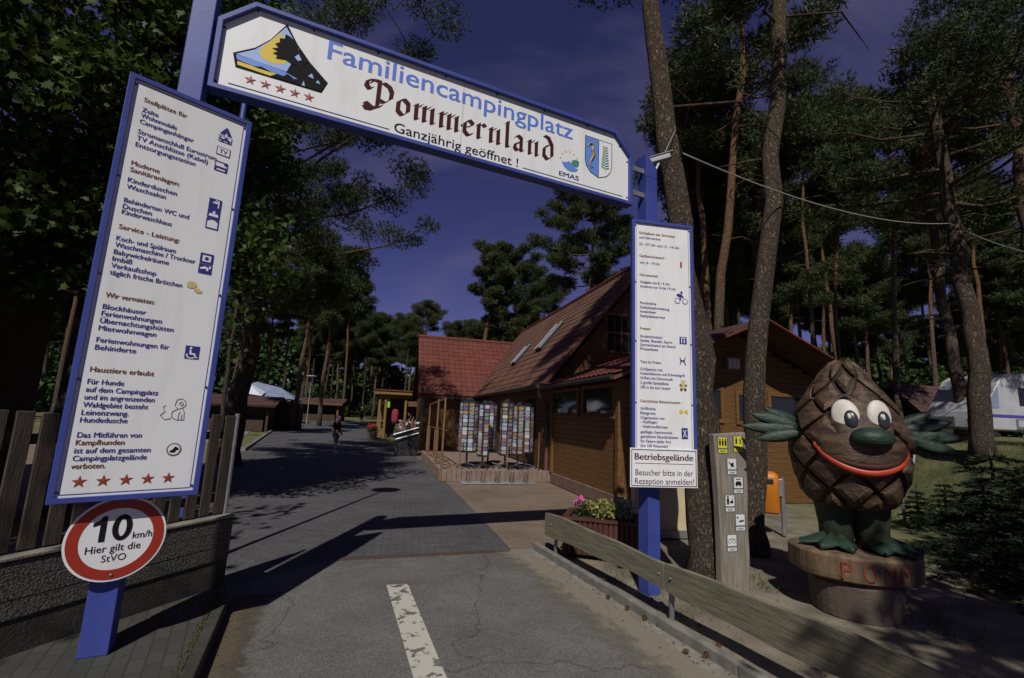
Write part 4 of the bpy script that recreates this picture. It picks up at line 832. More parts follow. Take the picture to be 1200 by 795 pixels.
# cross wing roof at the far end, facing the gate
CU = 11.3; cs = radians(47); cridge = CU + 3.3; ey3 = V(0, cos(cs), sin(cs)); clen = (3.3) / cos(cs)
mb = tiled((-3.35, CU, EZ - .02), (1, 0, 0), ey3, 6.2, clen, shape=lambda x, y: (x - 3.35 + .42) < 0.22 + y * sin(cs) / tan(SL)); mb.build('cross_roof', K['roofred'], house)
cz = EZ + 3.3 * tan(cs)
mb = MB(); mb.prism([(CU + .02, EZ - .05), (cridge, cz - .03), (cridge + 3.3, EZ - .05), (cridge + 3.3, EZ - .2), (cridge, cz - .2), (CU + .02, EZ - .2)], (-3.33, 0, 0), (0, 1, 0), (0, 0, 1), 3.6); mb.build('cross_deck', K['darkwood'], house)
mb = MB(); mb.tube([(-3.40, cridge, cz + .02), (2.5, cridge, cz + .02)], .10, 8); mb.build('cross_ridge', K['roofred'], house)
mb = MB(); mb.box((-1.5, cridge, 1.4), (3.0, 5.6, 2.8)); mb.build('cross_wall', K['sidingdark'], house)
# shop door and window in the long wall above the terrace
mb = MB(); mb.box((-.035, 2.2, 1.75), (.06, 1.15, 1.75)); dr = mb.build('window', K['trim'], house)
mb = MB(); mb.box((-.07, 2.2, 1.75), (.012, .98, 1.55)); mb.build('pane', K['glass'], dr)
mb = MB(); mb.box((-.035, 5.2, 1.4), (.06, 1.1, 2.1)); dr = mb.build('door', K['darkwood'], house)
mb = MB(); mb.tube([(-.09, 4.8, 1.3), (-.09, 4.8, 1.55)], .012, 6); mb.build('handle', K['steel'], dr)

# terrace
ter = thing('shop_terrace', 'raised shop terrace edged with brown concrete palisades', 'terrace', W0, HA)
mb = MB(); mb.box((-1.62, 3.55, .155), (3.1, 6.9, .31)); mb.build('slab', K['terrace'], ter)
mb = MB()
x = -3.24
while x < -.02: mb.box((x + .07, .06, .165), (.136, .12, .33), 0); x += .142
y = .19
while y < 7: mb.box((-3.24, y + .07, .165), (.12, .136, .33), 0); y += .142
mb.build('palisade', K['terrace'], ter, bevel=.014)
# railing
rl = thing('terrace_railing', 'brown steel railing with tall posts round the shop terrace', 'railing', W0, HA)
tall = [(-3.12, .22, 2.35), (-3.16, 1.5, 2.35), (-3.16, 4.4, 2.25)]
for (x, y, h) in tall + [(-2.72, .22, 1.45), (-1.30, .20, 1.45), (-.12 - .2, .20, 1.45), (-3.16, 2.4, 1.4), (-3.16, 3.4, 1.4), (-3.16, 5.4, 1.4), (-3.16, 6.5, 1.4)]:
    mb = MB(); lo_ = -.1 if h > 2 else .30
    mb.tube([(x - (.14 if h > 2 else 0), y - (.14 if h > 2 and y < 1 else 0), lo_ + .1), (x - (.14 if h > 2 else 0), y - (.14 if h > 2 and y < 1 else 0), h)], .030 if h > 2 else .022, 8); mb.build('railing_post', K['rust'], rl)
mb = MB(); mb.bar((-3.26, .08, 2.33), (-3.30, 4.4, 2.23), .04, .05); mb.bar((-3.16, .22, 1.42), (-3.16, 6.5, 1.38), .03, .03); mb.bar((-3.16, .22, .50), (-3.16, 6.5, .50), .02, .02); mb.bar((-2.72, .2, .42), (-3.14, .5, .42), .03, .03); mb.build('rail', K['rust'], rl)
# bicycle rack
bk = thing('bicycle_rack', 'low galvanised bicycle rack in front of the terrace', 'bicycle rack', W0 + HW * -1.75 + HU * -.42, HA)
mb = MB()
for y in (-.14, .14): mb.tube([(-1.0, y, .03), (1.15, y, .03)], .02, 8)
mb.build('base', K['galv'], bk)
for k in range(5):
    x = -.85 + k * .42; mb = MB()
    for dx in (-.035, .035): mb.tube([(x + dx, -.13, .04), (x + dx + .05, -.04, .33), (x + dx + .08, .08, .34), (x + dx + .05, .13, .04)], .008, 6)
    mb.build('wheel_holder', K['gutter'], bk)
# postcard racks with cards
cmats = [mat('card_' + n_, tuple(v_ * .8 for v_ in c1), c2, 42, .4, lo=.46, hi=.56, detail=9) for n_, c1, c2 in (('sea', (.10, .22, .55), (.62, .68, .74)), ('sunset', (.30, .12, .05), (.62, .50, .30)), ('beach', (.66, .56, .36), (.25, .42, .66)), ('meadow', (.08, .14, .05), (.52, .58, .62)), ('village', (.60, .58, .56), (.30, .08, .06)), ('white', (.78, .78, .78), (.52, .54, .60)), ('night', (.04, .05, .16), (.35, .25, .40)), ('flowers', (.40, .08, .22), (.20, .30, .10)))]
cmesh = []
for cm in cmats:
    mb = MB(); mb.box((0, 0, 0), (.146, .006, .106)); o = mb.build('postcard', cm); cmesh.append(o.data); bpy.data.objects.remove(o)
CARD = 'small glossy postcard in a revolving rack on the shop terrace'
def rack(label, x, y, rot, nside, rows, h, tilt=0, h0=.55):
    L = W0 + HW * x + HU * y + V(0, 0, .32)
    t = thing('postcard_rack', label, 'postcard rack', L, HA + rot)
    mb = MB(); mb.tube([(0, 0, .06), (0, 0, h)], .03, 8); mb.build('pole', K['rackdark'], t)
    mb = MB()
    for k in range(5):
        a_ = 2 * pi * k / 5; mb.tube([(0, 0, .12), (.33 * cos(a_), .33 * sin(a_), .05)], .018, 6); mb.ell((.33 * cos(a_), .33 * sin(a_), .035), (.035, .035, .035), 8, 6)
    mb.build('foot', K['rackdark'], t)
    ap = .085 / tan(pi / nside) + .02
    mb = MB(); mb.lathe([(ap * .55, h - .02), (ap * .62, h + .02), (ap * .3, h + .07)], 14); mb.build('cap', K['rackdark'], t)
    mb = MB()
    for k in range(nside):
        a_ = 2 * pi * (k + .5) / nside; r_ = ap / cos(pi / nside)
        mb.tube([(r_ * cos(a_), r_ * sin(a_), h0 - .05), (r_ * cos(a_), r_ * sin(a_), h)], .008, 5)
        a2 = 2 * pi * k / nside; n_ = V(cos(a2), sin(a2), 0); tt = V(-sin(a2), cos(a2), 0)
        for j in range(0, rows + 1, 6):
            z = h0 + (h - h0 - .06) * j / rows - .02; mb.bar(n_ * (ap + .02) + tt * .08 + V(0, 0, z), n_ * (ap + .02) - tt * .08 + V(0, 0, z), .006, .012)
        mb.add([n_ * ap * .96 + tt * .085 + V(0, 0, h0 - .05), n_ * ap * .96 - tt * .085 + V(0, 0, h0 - .05), n_ * ap * .96 - tt * .085 + V(0, 0, h), n_ * ap * .96 + tt * .085 + V(0, 0, h)], [(0, 1, 2, 3)])
    mb.build('cage', K['rackdark'], t)
    Rt = Matrix.Translation(L) @ Matrix.Rotation(HA + rot, 4, 'Z')
    for k in range(nside):
        a2 = 2 * pi * k / nside; n_ = V(cos(a2), sin(a2), 0)
        wn_ = (Matrix.Rotation(HA + rot, 3, 'Z') @ n_)
        if wn_.y > .35: continue                              # the far side shows nothing
        for j in range(rows):
            z = h0 + (h - h0 - .06) * (j + .5) / rows
            o = bpy.data.objects.new('postcard', random.choice(cmesh)); COL.objects.link(o)
            o.matrix_world = Rt @ Matrix.Translation(n_ * (ap + .014) + V(0, 0, z)) @ Matrix.Rotation(a2 + pi / 2, 4, 'Z') @ Matrix.Rotation(.10, 4, 'X') @ Matrix.Diagonal((random.uniform(.9, 1.08), 1, random.uniform(.85, 1.1), 1))
            tag(o, CARD, 'postcard', 'postcards in the racks on the terrace')
rack('wide postcard rack with white topped cards, leftmost on the terrace', -2.42, .80, -1.45, 9, 12, 2.0, h0=.50)
rack('dark postcard rack second from left, close beside the leftmost one', -1.98, .55, -1.30, 5, 13, 1.95, h0=.40)
rack('tall postcard rack in the middle with a dark side turned to the gate', -1.22, .80, -1.05, 6, 13, 2.04, h0=.42)
rack('slim postcard rack with yellow tags at its foot, front right on the terrace', -.92, .42, -1.42, 5, 13, 1.95, h0=.46)
rack('postcard rack close to the shop wall, rightmost on the terrace', -.50, .90, -1.9, 6, 13, 1.96, h0=.50)
rack('postcard rack in the back row between the two left ones and the middle one', -1.62, 1.45, -1.6, 7, 12, 1.98, h0=.50)
mb = MB()
for k in range(14):
    a_ = k * .45; mb.box((.14 * cos(a_), .14 * sin(a_), .50 + .012 * (k % 3)), (.03, .012, .05), a_)
o = mb.build('price_tags', K['neon']); o.location = W0 + HW * -.92 + HU * .52 + V(0, 0, .32); tag(o, 'ring of yellow green tags under the slim front right postcard rack', 'tags')
#@@PART4
# ------------------------------------------------------------------ log cabin
C0 = V(5.68, 12.17, 0)
cab = thing('log_cabin', 'honey brown timber cabin with low red gable roof behind the pine trunks', 'cabin', C0, HA)
zc = lambda w: min(4.45 - .43 * abs(w - .25), 9)
mb = MB(); siding(mb, -1.3, 0, 2.85, 0, .0, lambda t: zc(-1.3 + 4.15 * t) - .12, .14); mb.build('wall', K['cabinwood'], cab)
mb = MB(); mb.prism([(-1.29, .0), (2.84, .0), (2.84, zc(2.84) - .13), (.25, 4.31), (-1.29, zc(-1.29) - .13)], (0, .016, 0), (1, 0, 0), (0, 0, 1), -2.7); mb.build('wall_core', K['sidingdark'], cab)
mb = MB(); mb.prism([(-1.6, zc(-1.6) - .03), (.25, 4.42), (3.15, zc(3.15) - .03), (3.15, zc(3.15) + .07), (.25, 4.54), (-1.6, zc(-1.6) + .07)], (0, -1.0, 0), (1, 0, 0), (0, 0, 1), -4.0); mb.build('roof', K['rooffar'], cab)
mb = MB(); mb.bar((.25, -1.02, 4.47), (3.18, -1.02, zc(3.18) + .01), .03, .22, (0, 1, 0)); mb.bar((.25, -1.02, 4.47), (-1.63, -1.02, zc(-1.63) + .01), .03, .22, (0, 1, 0)); mb.build('barge_board', K['roofred'], cab)
for (x0, x1, z0, z1) in ((1.12, 2.30, 1.85, 2.80), (.12, .80, 1.93, 2.78), (-.95, -.24, 1.95, 2.86)):
    mb = MB(); ring(mb, q((x0 + x1) / 2, (z0 + z1) / 2, x1 - x0, z1 - z0), inset(q((x0 + x1) / 2, (z0 + z1) / 2, x1 - x0, z1 - z0), .09), (0, -.02, 0), V(1, 0, 0), Z, .04, -.02); fr = mb.build('window', K['siding'], cab, bevel=.008)
    mb = MB(); mb.box(((x0 + x1) / 2, -.022, (z0 + z1) / 2), (x1 - x0 - .16, .012, z1 - z0 - .16)); mb.build('pane', K['glass'], fr)
mb = MB(); mb.box((.015, -.09, 3.48), (.36, .14, .30)); wl_ = mb.build('wall_lamp', mat('lamp_housing', (.30, .30, .27), rough=.5), cab, bevel=.02)
mb = MB()
for k in range(3): mb.box((-.10 + .115 * k, -.166, 3.47), (.08, .012, .22))
mb.build('grille', mat('lamp_lens', (.55, .55, .50), rough=.3), wl_)

# low cream wall, grey edging behind the right post
cw = thing('cream_wall', 'low cream rendered wall crossed by a tree shadow behind the right blue post', 'wall', V(2.72, 8.35, 0), radians(8))
mb = MB(); mb.box((0, 0, .56), (1.15, .16, .92)); mb.build('render', K['cream'], cw, bevel=.01)
mb = MB(); mb.box((0, -.02, .06), (1.2, .22, .12)); mb.build('base', K['galv'], cw)

# ------------------------------------------------------------------ barrier plank along the right kerb
PA, PB = V(.66, 7.0, 0), V(1.61, 4.9, 0); pd = (PB - PA).normalized(); pn = V(-pd.y, pd.x, 0)
if pn.x < 0: pn = -pn
bar_ = thing('plank_barrier', 'weathered plank barrier with wavy edges on short metal posts along the drive', 'barrier', PA)
def wav(s): return .025 * sin(1.9 * s + .6) + .012 * sin(5.1 * s)
for (s0, s1, o) in ((-.12, 2.28, 0), (2.29, 4.9, .012)):
    mb = MB(); top = []; bot = []; nseg = 26
    for i in range(nseg + 1):
        s_ = s0 + (s1 - s0) * i / nseg; top.append((s_, .525 + .6 * wav(s_))); bot.append((s_, .262 + .9 * wav(s_ + 2.2)))
    for i in range(nseg):
        a = [bot[i], bot[i + 1], top[i + 1], top[i]]
        P = [pd * p[0] + pn * (k + o) + V(0, 0, p[1]) for k in (-.028, .028) for p in a]
        fs = [(0, 1, 2, 3), (7, 6, 5, 4), (3, 2, 6, 7), (0, 4, 5, 1)]
        if i == 0: fs.append((0, 3, 7, 4))
        if i == nseg - 1: fs.append((1, 5, 6, 2))
        mb.add(P, fs)
    mb.build('plank', K['plank'], bar_)
for s_ in (.06, 2.30, 4.55):
    c = pd * s_ + pn * (.055); mb = MB(); mb.tube([(c.x, c.y, -.02), (c.x, c.y, .50)], .026, 10); mb.build('post', K['galv'], bar_)
mb = MB()
for s_ in (.06, 2.22, 2.38, 4.55): mb.ell(pd * s_ - pn * .03 + V(0, 0, .40), (.012, .012, .012), 8, 6)
mb.build('bolts', K['galv'], bar_)

# ------------------------------------------------------------------ planter with flowers
pt = thing('flower_planter', 'red brown slatted planter box behind the left end of the plank barrier', 'planter', V(1.42, 7.12, 0), radians(-16))
mb = MB(); mb.box((0, 0, .25), (.98, .70, .40)); mb.build('box', K['soil'], pt)
mb = MB()
for k in range(15):
    x = -.49 + .07 * k
    for y in (-.37, .37): mb.box((x, y, .27), (.056, .022, .44))
for k in range(10):
    y = -.33 + .0735 * k
    for x in (-.51, .51): mb.box((x, y, .27), (.022, .056, .44))
mb.build('slats', K['planter'], pt, bevel=.004, seg=1)
mb = MB(); ring(mb, q(0, 0, 1.08, .80), q(0, 0, .90, .62), (0, 0, .495), V(1, 0, 0), V(0, 1, 0), .03, 0); mb.build('rim', K['planter'], pt)
mb = MB(); mb.box((0, 0, .47), (.92, .64, .02)); mb.build('soil', K['soil'], pt)
def leafball(mb, c, r, n, ls, seed=0, up_=.4):
    rnd = random.Random(seed)
    for _ in range(n):
        d = V(rnd.gauss(0, 1), rnd.gauss(0, 1), rnd.gauss(0, 1)).normalized(); p = Vector(c) + V(d.x * r[0], d.y * r[1], d.z * r[2]) * (rnd.random() ** .4)
        a = V(rnd.gauss(0, 1), rnd.gauss(0, 1), rnd.gauss(0, 1) + up_).normalized(); b = a.cross(V(rnd.gauss(0, 1), rnd.gauss(0, 1), rnd.gauss(0, 1))).normalized(); l = ls * rnd.uniform(.7, 1.3)
        mb.add([p, p + a * l * .5 + b * l * .28, p + a * l, p + a * l * .5 - b * l * .28], [(0, 1, 2, 3)])
def flower_plant(label, loc, c, r, n, ls, m, cat='plant', petals=None, pm=None, grp=None):
    t = thing('flower_plant', label, cat, loc, 0, grp)
    mb = MB(); leafball(mb, c, r, n, ls, int(loc[0] * 100)); mb.build('foliage', m, t)
    if petals:
        mb = MB()
        for (px_, py_, pz_, rr_) in petals: leafball(mb, (px_, py_, pz_), (rr_,) * 3, 40, .045, int(px_ * 991))
        mb.build('blossom', pm, t)
    return t
pz = V(1.42, 7.12, .48); pdx = V(cos(radians(-16)), sin(radians(-16)), 0); pdy = V(-pdx.y, pdx.x, 0)
flower_plant('pink geranium blossom at the left of the slatted planter', pz + pdx * -.30 + pdy * .05, (0, 0, .10), (.13, .13, .11), 150, .055, K['bush'], petals=[(-.03, -.02, .22, .06), (-.08, .03, .17, .04)], pm=K['pink'])
flower_plant('yellow green variegated plant in the middle of the slatted planter', pz + pdx * .02, (0, 0, .12), (.24, .20, .14), 520, .06, K['yelleaf'])
flower_plant('silvery plant at the right of the slatted planter', pz + pdx * .30 + pdy * .08, (0, 0, .13), (.17, .16, .15), 340, .065, K['silver'])

# ------------------------------------------------------------------ grey oak post with rule plates
SPc = V(2.73, 5.95, 0); SA = radians(16); SU = V(cos(SA), sin(SA), 0); SN = V(sin(SA), -cos(SA), 0)
sp2 = thing('rule_post', 'thick grey oak plank post carrying seven small rule plates', 'sign post', SPc)
prof = []
lft = [(-.200, -.05), (-.195, .4), (-.205, .9), (-.225, 1.3), (-.255, 1.76)]; rgt = [(.215, 1.80), (.215, 1.45), (.225, 1.15), (.205, .75), (.215, .35), (.20, -.05)]
mb = MB(); mb.prism(lft[::-1] and (lft + rgt)[::-1], SN * .05, SU, Z, -.10) if False else mb.prism([p for p in (lft + rgt)][::-1], SN * .055, SU, Z, -.11)
mb.build('plank', K['greywood'], sp2, bevel=.015)
def plate(label, x, z, col, syms, extra=None):
    t = thing('rule_plate', label, 'plate', SPc + SN * .0585 + SU * x + V(0, 0, z))
    hgt = .20; mb = MB(); mb.prism(q(0, 0, .165, hgt), V(0, 0, 0), SU, Z, -.003); b = mb.build('backing', K['galv'], t)
    O = SN * .002
    layer('picture_field', [q(0, .028, .125, .125), q(0, -.072, .125, .04)], K[col], 1, b, O, SU, Z)
    layer('symbol', syms, K['tblack'], 3, b, O, SU, Z)
    mb = MB()
    for k in range(2): put_text(mb, ['Ruhe', 'bitte'][k] if False else '', O, SU, Z, 0, 0, .01) if False else mb.prism(q(0, -.066 - .012 * k, .09 - .02 * k, .004), O + SN * .0035, SU, Z, 0)
    mb.build('caption_line', K['tblack'], b)
man = lambda x, z, s: [circ(x, z + .04 * s, .012 * s, 10), [(x - .016 * s, z + .024 * s), (x + .016 * s, z + .024 * s), (x + .012 * s, z - .04 * s), (x - .012 * s, z - .04 * s)]]
plate('yellow rule plate with a row of people, top left on the oak post', -.135, 1.635, 'pictoy', man(-.04, .03, .9) + man(0, .03, .9) + man(.04, .03, .9))
plate('yellow rule plate with two moving figures, top right on the oak post', .095, 1.655, 'pictoy', man(-.03, .035, .9) + [[(.01, .0), (.02, .0), (.05, .06), (.04, .06)], [(.04, .0), (.05, .0), (.02, .06), (.01, .06)]])
plate('white rule plate with a crouching dog, just under the yellow plates', -.01, 1.385, 'pictow', [[(-.045, .06), (-.02, .03), (.0, .045), (.03, .035), (.02, .015), (.045, -.015), (.01, -.0), (-.01, -.015), (-.02, .015), (-.05, .045)]])
plate('white rule plate with a car, third row on the oak post', .075, 1.165, 'pictow', [[(-.045, .015), (-.03, .045), (.03, .045), (.045, .015), (.045, .0), (-.045, .0)], circ(-.025, -.004, .012, 10), circ(.025, -.004, .012, 10), q(0, .07, .07, .01)])
plate('white rule plate with a dog on a lead, fourth row on the oak post', -.055, .955, 'pictow', man(-.03, .03, 1.1) + [[(.0, .0), (.045, .0), (.045, .025), (.03, .035), (.0, .02)], q(.035, .055, .006, .05)])
plate('white rule plate with a reclining figure, fifth row on the oak post', .085, .735, 'pictow', [circ(-.04, .055, .012, 10), [(-.02, .0), (.045, .01), (.05, .03), (-.02, .018)]])
plate('white rule plate with a bicycle, lowest on the oak post', -.045, .505, 'pictow', [[(.0 + a_ + r_ * cos(t_), .02 + r_ * sin(t_)) for (r_, t_) in [(.024, 2 * pi * i / 12) for i in range(13)] + [(.019, -2 * pi * i / 12) for i in range(13)]] for a_ in (-.032, .032)] + [[(-.03, .02), (-.01, .055), (.02, .05), (.032, .022), (.015, .045), (-.008, .05)]])

# ------------------------------------------------------------------ orange litter bin
bn = thing('litter_bin', 'orange plastic litter bin on grey post between cabin and statue', 'litter bin', V(4.95, 8.8, 0), radians(-20))
mb = MB(); mb.tube([(.03, 0, 0), (.03, 0, 1.0)], .04, 12); mb.build('post', K['galv'], bn)
mb = MB(); 
rings = [(.36, .12, .10, -.17), (.40, .16, .13, -.18), (.85, .19, .16, -.22), (.98, .20, .165, -.225), (1.05, .17, .14, -.21), (1.09, .09, .08, -.19)]
vv = []; n = 24
for (z, rx, ry, cx) in rings:
    for j in range(n):
        t_ = 2 * pi * j / n; c_, s_ = cos(t_), sin(t_); e = .55
        vv.append((cx + rx * math.copysign(abs(c_) ** e, c_), ry * math.copysign(abs(s_) ** e, s_), z))
fs = [(i * n + j, i * n + (j + 1) % n, (i + 1) * n + (j + 1) % n, (i + 1) * n + j) for i in range(len(rings) - 1) for j in range(n)] + [tuple(range(n - 1, -1, -1)), tuple((len(rings) - 1) * n + j for j in range(n))]
mb.add(vv, fs); bb = mb.build('body', K['orange'], bn, smooth=True)
mb = MB(); mb.box((-.24, -.166, .93), (.22, .02, .09), 0); mb.build('mouth', K['blacktrim'], bb, bevel=.01)
mb = MB(); mb.box((-.005, 0, .82), (.07, .12, .30)); mb.build('bracket', K['galv'], bn, bevel=.006)

# ------------------------------------------------------------------ carved pine cone figure
PC = V(3.80, 5.42, 0)
ped = thing('log_pedestal', 'thick log slab with red carved letters on a concrete ring', 'pedestal', PC, radians(-22))
mb = MB(); mb.lathe([(.41, -.02), (.42, .12), (.42, .125), (.435, .30), (.40, .36)], 32); mb.build('concrete_ring', K['ring'], ped, smooth=False, bevel=.01)
prx, pry = .61, .47
def prad(t): return 1 + .035 * sin(3 * t + 1) + .02 * sin(7 * t)
mb = MB(); n = 64; vv = []; 
for (k, z) in ((.93, .355), (.985, .375), (1.0, .42), (1.0, .585), (.97, .61), (.90, .615)):
    for j in range(n): t_ = 2 * pi * j / n; vv.append((prx * k * prad(t_) * cos(t_), pry * k * prad(t_) * sin(t_), z))
fs = [(i * n + j, i * n + (j + 1) % n, (i + 1) * n + (j + 1) % n, (i + 1) * n + j) for i in range(5) for j in range(n)] + [tuple(range(n - 1, -1, -1)), tuple(5 * n + j for j in range(n))]
mb.add(vv, fs); lg = mb.build('log_slab', K['logwood'], ped)
mb = MB()
for i, chh in enumerate('POMM'):
    t_ = radians(-105 + 17.5 * i); e = .004
    p0 = V(prx * prad(t_) * cos(t_), pry * prad(t_) * sin(t_), .40); tg = V(-prx * sin(t_), pry * cos(t_), 0).normalized(); no = V(tg.y, -tg.x, 0)
    put_text(mb, chh, p0 + no * .008, tg, Z, 0, .0, .165, .12 if chh != 'P' else .095, .002, 'C')
mb.build('carved_lettering', K['carvered'], lg)

st = thing('pine_cone_statue', 'carved wooden pine cone figure with big white eyes, green nose and red smile', 'statue', PC + V(.05, .03, .615), radians(-17))
BZ = .42                                                  # body bottom above the slab
PR = [(0, .24), (.04, .37), (.14, .46), (.34, .525), (.52, .575), (.70, .585), (.88, .555), (1.05, .485), (1.22, .385), (1.38, .27), (1.52, .155), (1.62, .07), (1.66, .015)]
PR = [(a_, b_ * .90) for b_, a_ in [(r_, z_) for z_, r_ in PR]]
def pr(z):
    z = max(0, min(1.66, z))
    for i in range(len(PR) - 1):
        if PR[i][0] <= z <= PR[i + 1][0]:
            f = (z - PR[i][0]) / (PR[i + 1][0] - PR[i][0]); return PR[i][1] + (PR[i + 1][1] - PR[i][1]) * f
    return .015
def psurf(t, z, d=0.0):                                    # t = 0 looks along local -Y
    r = pr(z) + d; return V(r * sin(t), -r * cos(t), BZ + z)
mb = MB(); mb.lathe([(r - .006, BZ + z) for z, r in PR], 40); core = mb.build('body', K['conecore'], st, smooth=True)
rnd = random.Random(3)
mb = MB(); NS = 7; rows = [.02 + .196 * k for k in range(9)]
def inface(t, z): 
    return (abs(t) < .80 and .42 < z < .83 and (t / .80) ** 2 + ((z - .62) / .24) ** 2 < 1) or (abs(t) < .62 and .70 < z < 1.14 and (t / .62) ** 2 + ((z - .93) / .25) ** 2 < 1)
for k, zc_ in enumerate(rows):
    for i in range(NS):
        t0 = 2 * pi * (i + .5 * (k % 2)) / NS + .2; hz = .200; ht = pi / NS * .985
        tt = (t0 + pi) % (2 * pi) - pi
        if inface(tt, zc_): continue
        j = lambda a: a * rnd.uniform(.84, 1.08)
        cor = [(t0, zc_ - j(hz)), (t0 + j(ht) * .98, zc_ + rnd.uniform(-.02, .02)), (t0, zc_ + j(hz) * .95), (t0 - j(ht) * .98, zc_ + rnd.uniform(-.02, .02))]
        cor = [(t_, max(.0, min(1.65, z_))) for t_, z_ in cor]
        # subdivided diamond: rim, bevel ring, raised centre
        def edge(f, d):
            out = []
            for a in range(4):
                p, q_ = cor[a], cor[(a + 1) % 4]
                for s_ in range(3):
                    u_ = s_ / 3; t_ = p[0] + (q_[0] - p[0]) * u_; z_ = p[1] + (q_[1] - p[1]) * u_
                    t_ = t0 + (t_ - t0) * f; z_ = zc_ + (z_ - zc_) * f
                    low = max(0, (zc_ - z_) / hz)
                    out.append(psurf(t_, z_, d * (1 + .6 * low)))
            return out
        R0, R1, R2 = edge(.97, -.012), edge(.89, .034), edge(.50, .060); cn = psurf(t0, zc_ - .02, .068); b = 12
        P = R0 + R1 + R2 + [cn]; fs = []
        for a in range(12):
            n2 = (a + 1) % 12; fs += [(a, n2, 12 + n2, 12 + a), (12 + a, 12 + n2, 24 + n2, 24 + a), (24 + a, 24 + n2, 36)]
        mb.add(P, fs)
mb.build('cone_scales', K['cone'], st)
# smooth face field
mb = MB(); nt_, nz_ = 26, 24; P = []; idx = {}
for a in range(nt_ + 1):
    for c in range(nz_ + 1):
        t_ = -1.02 + 2.04 * a / nt_; z_ = .33 + .90 * c / nz_
        m1 = 1 - ((t_ / .92) ** 2 + ((z_ - .62) / .29) ** 2); m2 = 1 - ((t_ / .70) ** 2 + ((z_ - .95) / .28) ** 2); mm = max(m1, m2)
        d = -.015 + .075 * sstep(min(1, max(0, mm) * 2.2)); 
        if m1 > 0: d += .045 * sstep(m1)
        idx[a, c] = len(P); P.append(psurf(t_, z_, d))
mb.add(P, [(idx[a, c], idx[a + 1, c], idx[a + 1, c + 1], idx[a, c + 1]) for a in range(nt_) for c in range(nz_)]); face = mb.build('face', K['cone'], st, smooth=True)
def orient(t, tilt=0.0):
    n = V(sin(t), -cos(t), 0); x = V(cos(t), sin(t), 0); return Matrix((x, n, V(0, 0, 1))).transposed() @ Matrix.Rotation(tilt, 3, 'X')
for sg in (-1, 1):
    t_ = sg * .31; c = psurf(t_, .99, .035); R = orient(t_, .18) @ Matrix.Rotation(sg * .12, 3, 'Y')
    mb = MB(); mb.ell(c, (.126, .050, .178), 24, 14, R); ey_ = mb.build('eye', K['eye'], st, smooth=True)
    c2 = psurf(t_ * .88 + .05, .955, .075); mb = MB(); mb.ell(c2, (.062, .032, .096), 20, 12, R); pu = mb.build('pupil', K['pupil'], ey_, smooth=True)
    c3 = psurf(t_ * .88 + .02, .985, .108); mb = MB(); mb.ell(c3, (.018, .010, .032), 12, 8, R); mb.build('glint', K['eye'], ey_, smooth=True)
    mb = MB(); mb.tube([psurf(t_ + .30 * cos(a_), 1.0 + .205 * sin(a_), .03) for a_ in [radians(20 + 14 * i) for i in range(11)]], [.008, .014, .02, .024, .026, .026, .026, .024, .02, .014, .008], 6); mb.build('eyebrow_ridge', K['cone'], st, smooth=True)
mb = MB(); mb.ell(psurf(.04, .775, .11), (.195, .135, .105), 24, 14, orient(.04, -.1)); mb.build('nose', K['leafpaint'], st, smooth=True)
ms = [-.84 + 1.68 * i / 24 for i in range(25)]; mz = lambda t_: .665 - .245 * (1 - (t_ / .84) ** 2)
mb = MB(); mb.tube([psurf(t_, mz(t_), .088 - .055 * (abs(t_) / .84) ** 3) for t_ in ms], [.016 + .024 * (1 - (abs(t_) / .84) ** 3) for t_ in ms], 8); mb.build('lower_lip', K['mouth'], st, smooth=True)
mb = MB(); mb.tube([psurf(t_, mz(t_) + .055 * (1 - (t_ / .84) ** 2) + .004, .085 - .055 * (abs(t_) / .84) ** 3) for t_ in ms], [.006 + .030 * (1 - (abs(t_) / .84) ** 2) for t_ in ms], 8); mb.build('mouth_gap', K['mouthdark'], st, smooth=True)
mb = MB(); mb.tube([psurf(t_, mz(t_) + .10 * (1 - (t_ / .84) ** 2) + .012, .082 - .05 * (abs(t_) / .84) ** 3) for t_ in ms], [.010 + .012 * (1 - (abs(t_) / .84) ** 2) for t_ in ms], 8); mb.build('upper_lip', K['mouth'], st, smooth=True)
for sg in (-1, 1): mb = MB(); mb.ell(psurf(sg * .84, .675, .03), (.03, .03, .04), 12, 8); mb.build('mouth_corner', K['mouth'], st, smooth=True)
def blade(mb, A, B, w, sag, nrm, fat=1.0):
    """carved leaf with a raised midrib from A to B"""
    A = Vector(A); B = Vector(B); d = B - A; L = d.length; d = d / L; s_ = d.cross(Vector(nrm)).normalized(); n_ = s_.cross(d); P = []; k = 11
    for i in range(k + 1):
        f = i / k; wd = w * (sin(pi * min(1, f * .93 + .07)) ** .75) * (1 - .15 * f); c = A + d * L * f + V(0, 0, -sag * f * f)
        th = .022 * fat * (1 - .6 * f)
        P += [c - s_ * wd, c - s_ * wd * .5 + n_ * th * .5, c + n_ * (th * 1.9), c + s_ * wd * .5 + n_ * th * .5, c + s_ * wd, c + s_ * wd * .5 - n_ * th, c - n_ * th * 1.3, c - s_ * wd * .5 - n_ * th]
    fs = [(8 * i + j, 8 * i + (j + 1) % 8, 8 * i + 8 + (j + 1) % 8, 8 * i + 8 + j) for i in range(k) for j in range(8)] + [tuple(range(7, -1, -1)), tuple(8 * k + j for j in range(8))]
    mb.add(P, fs)
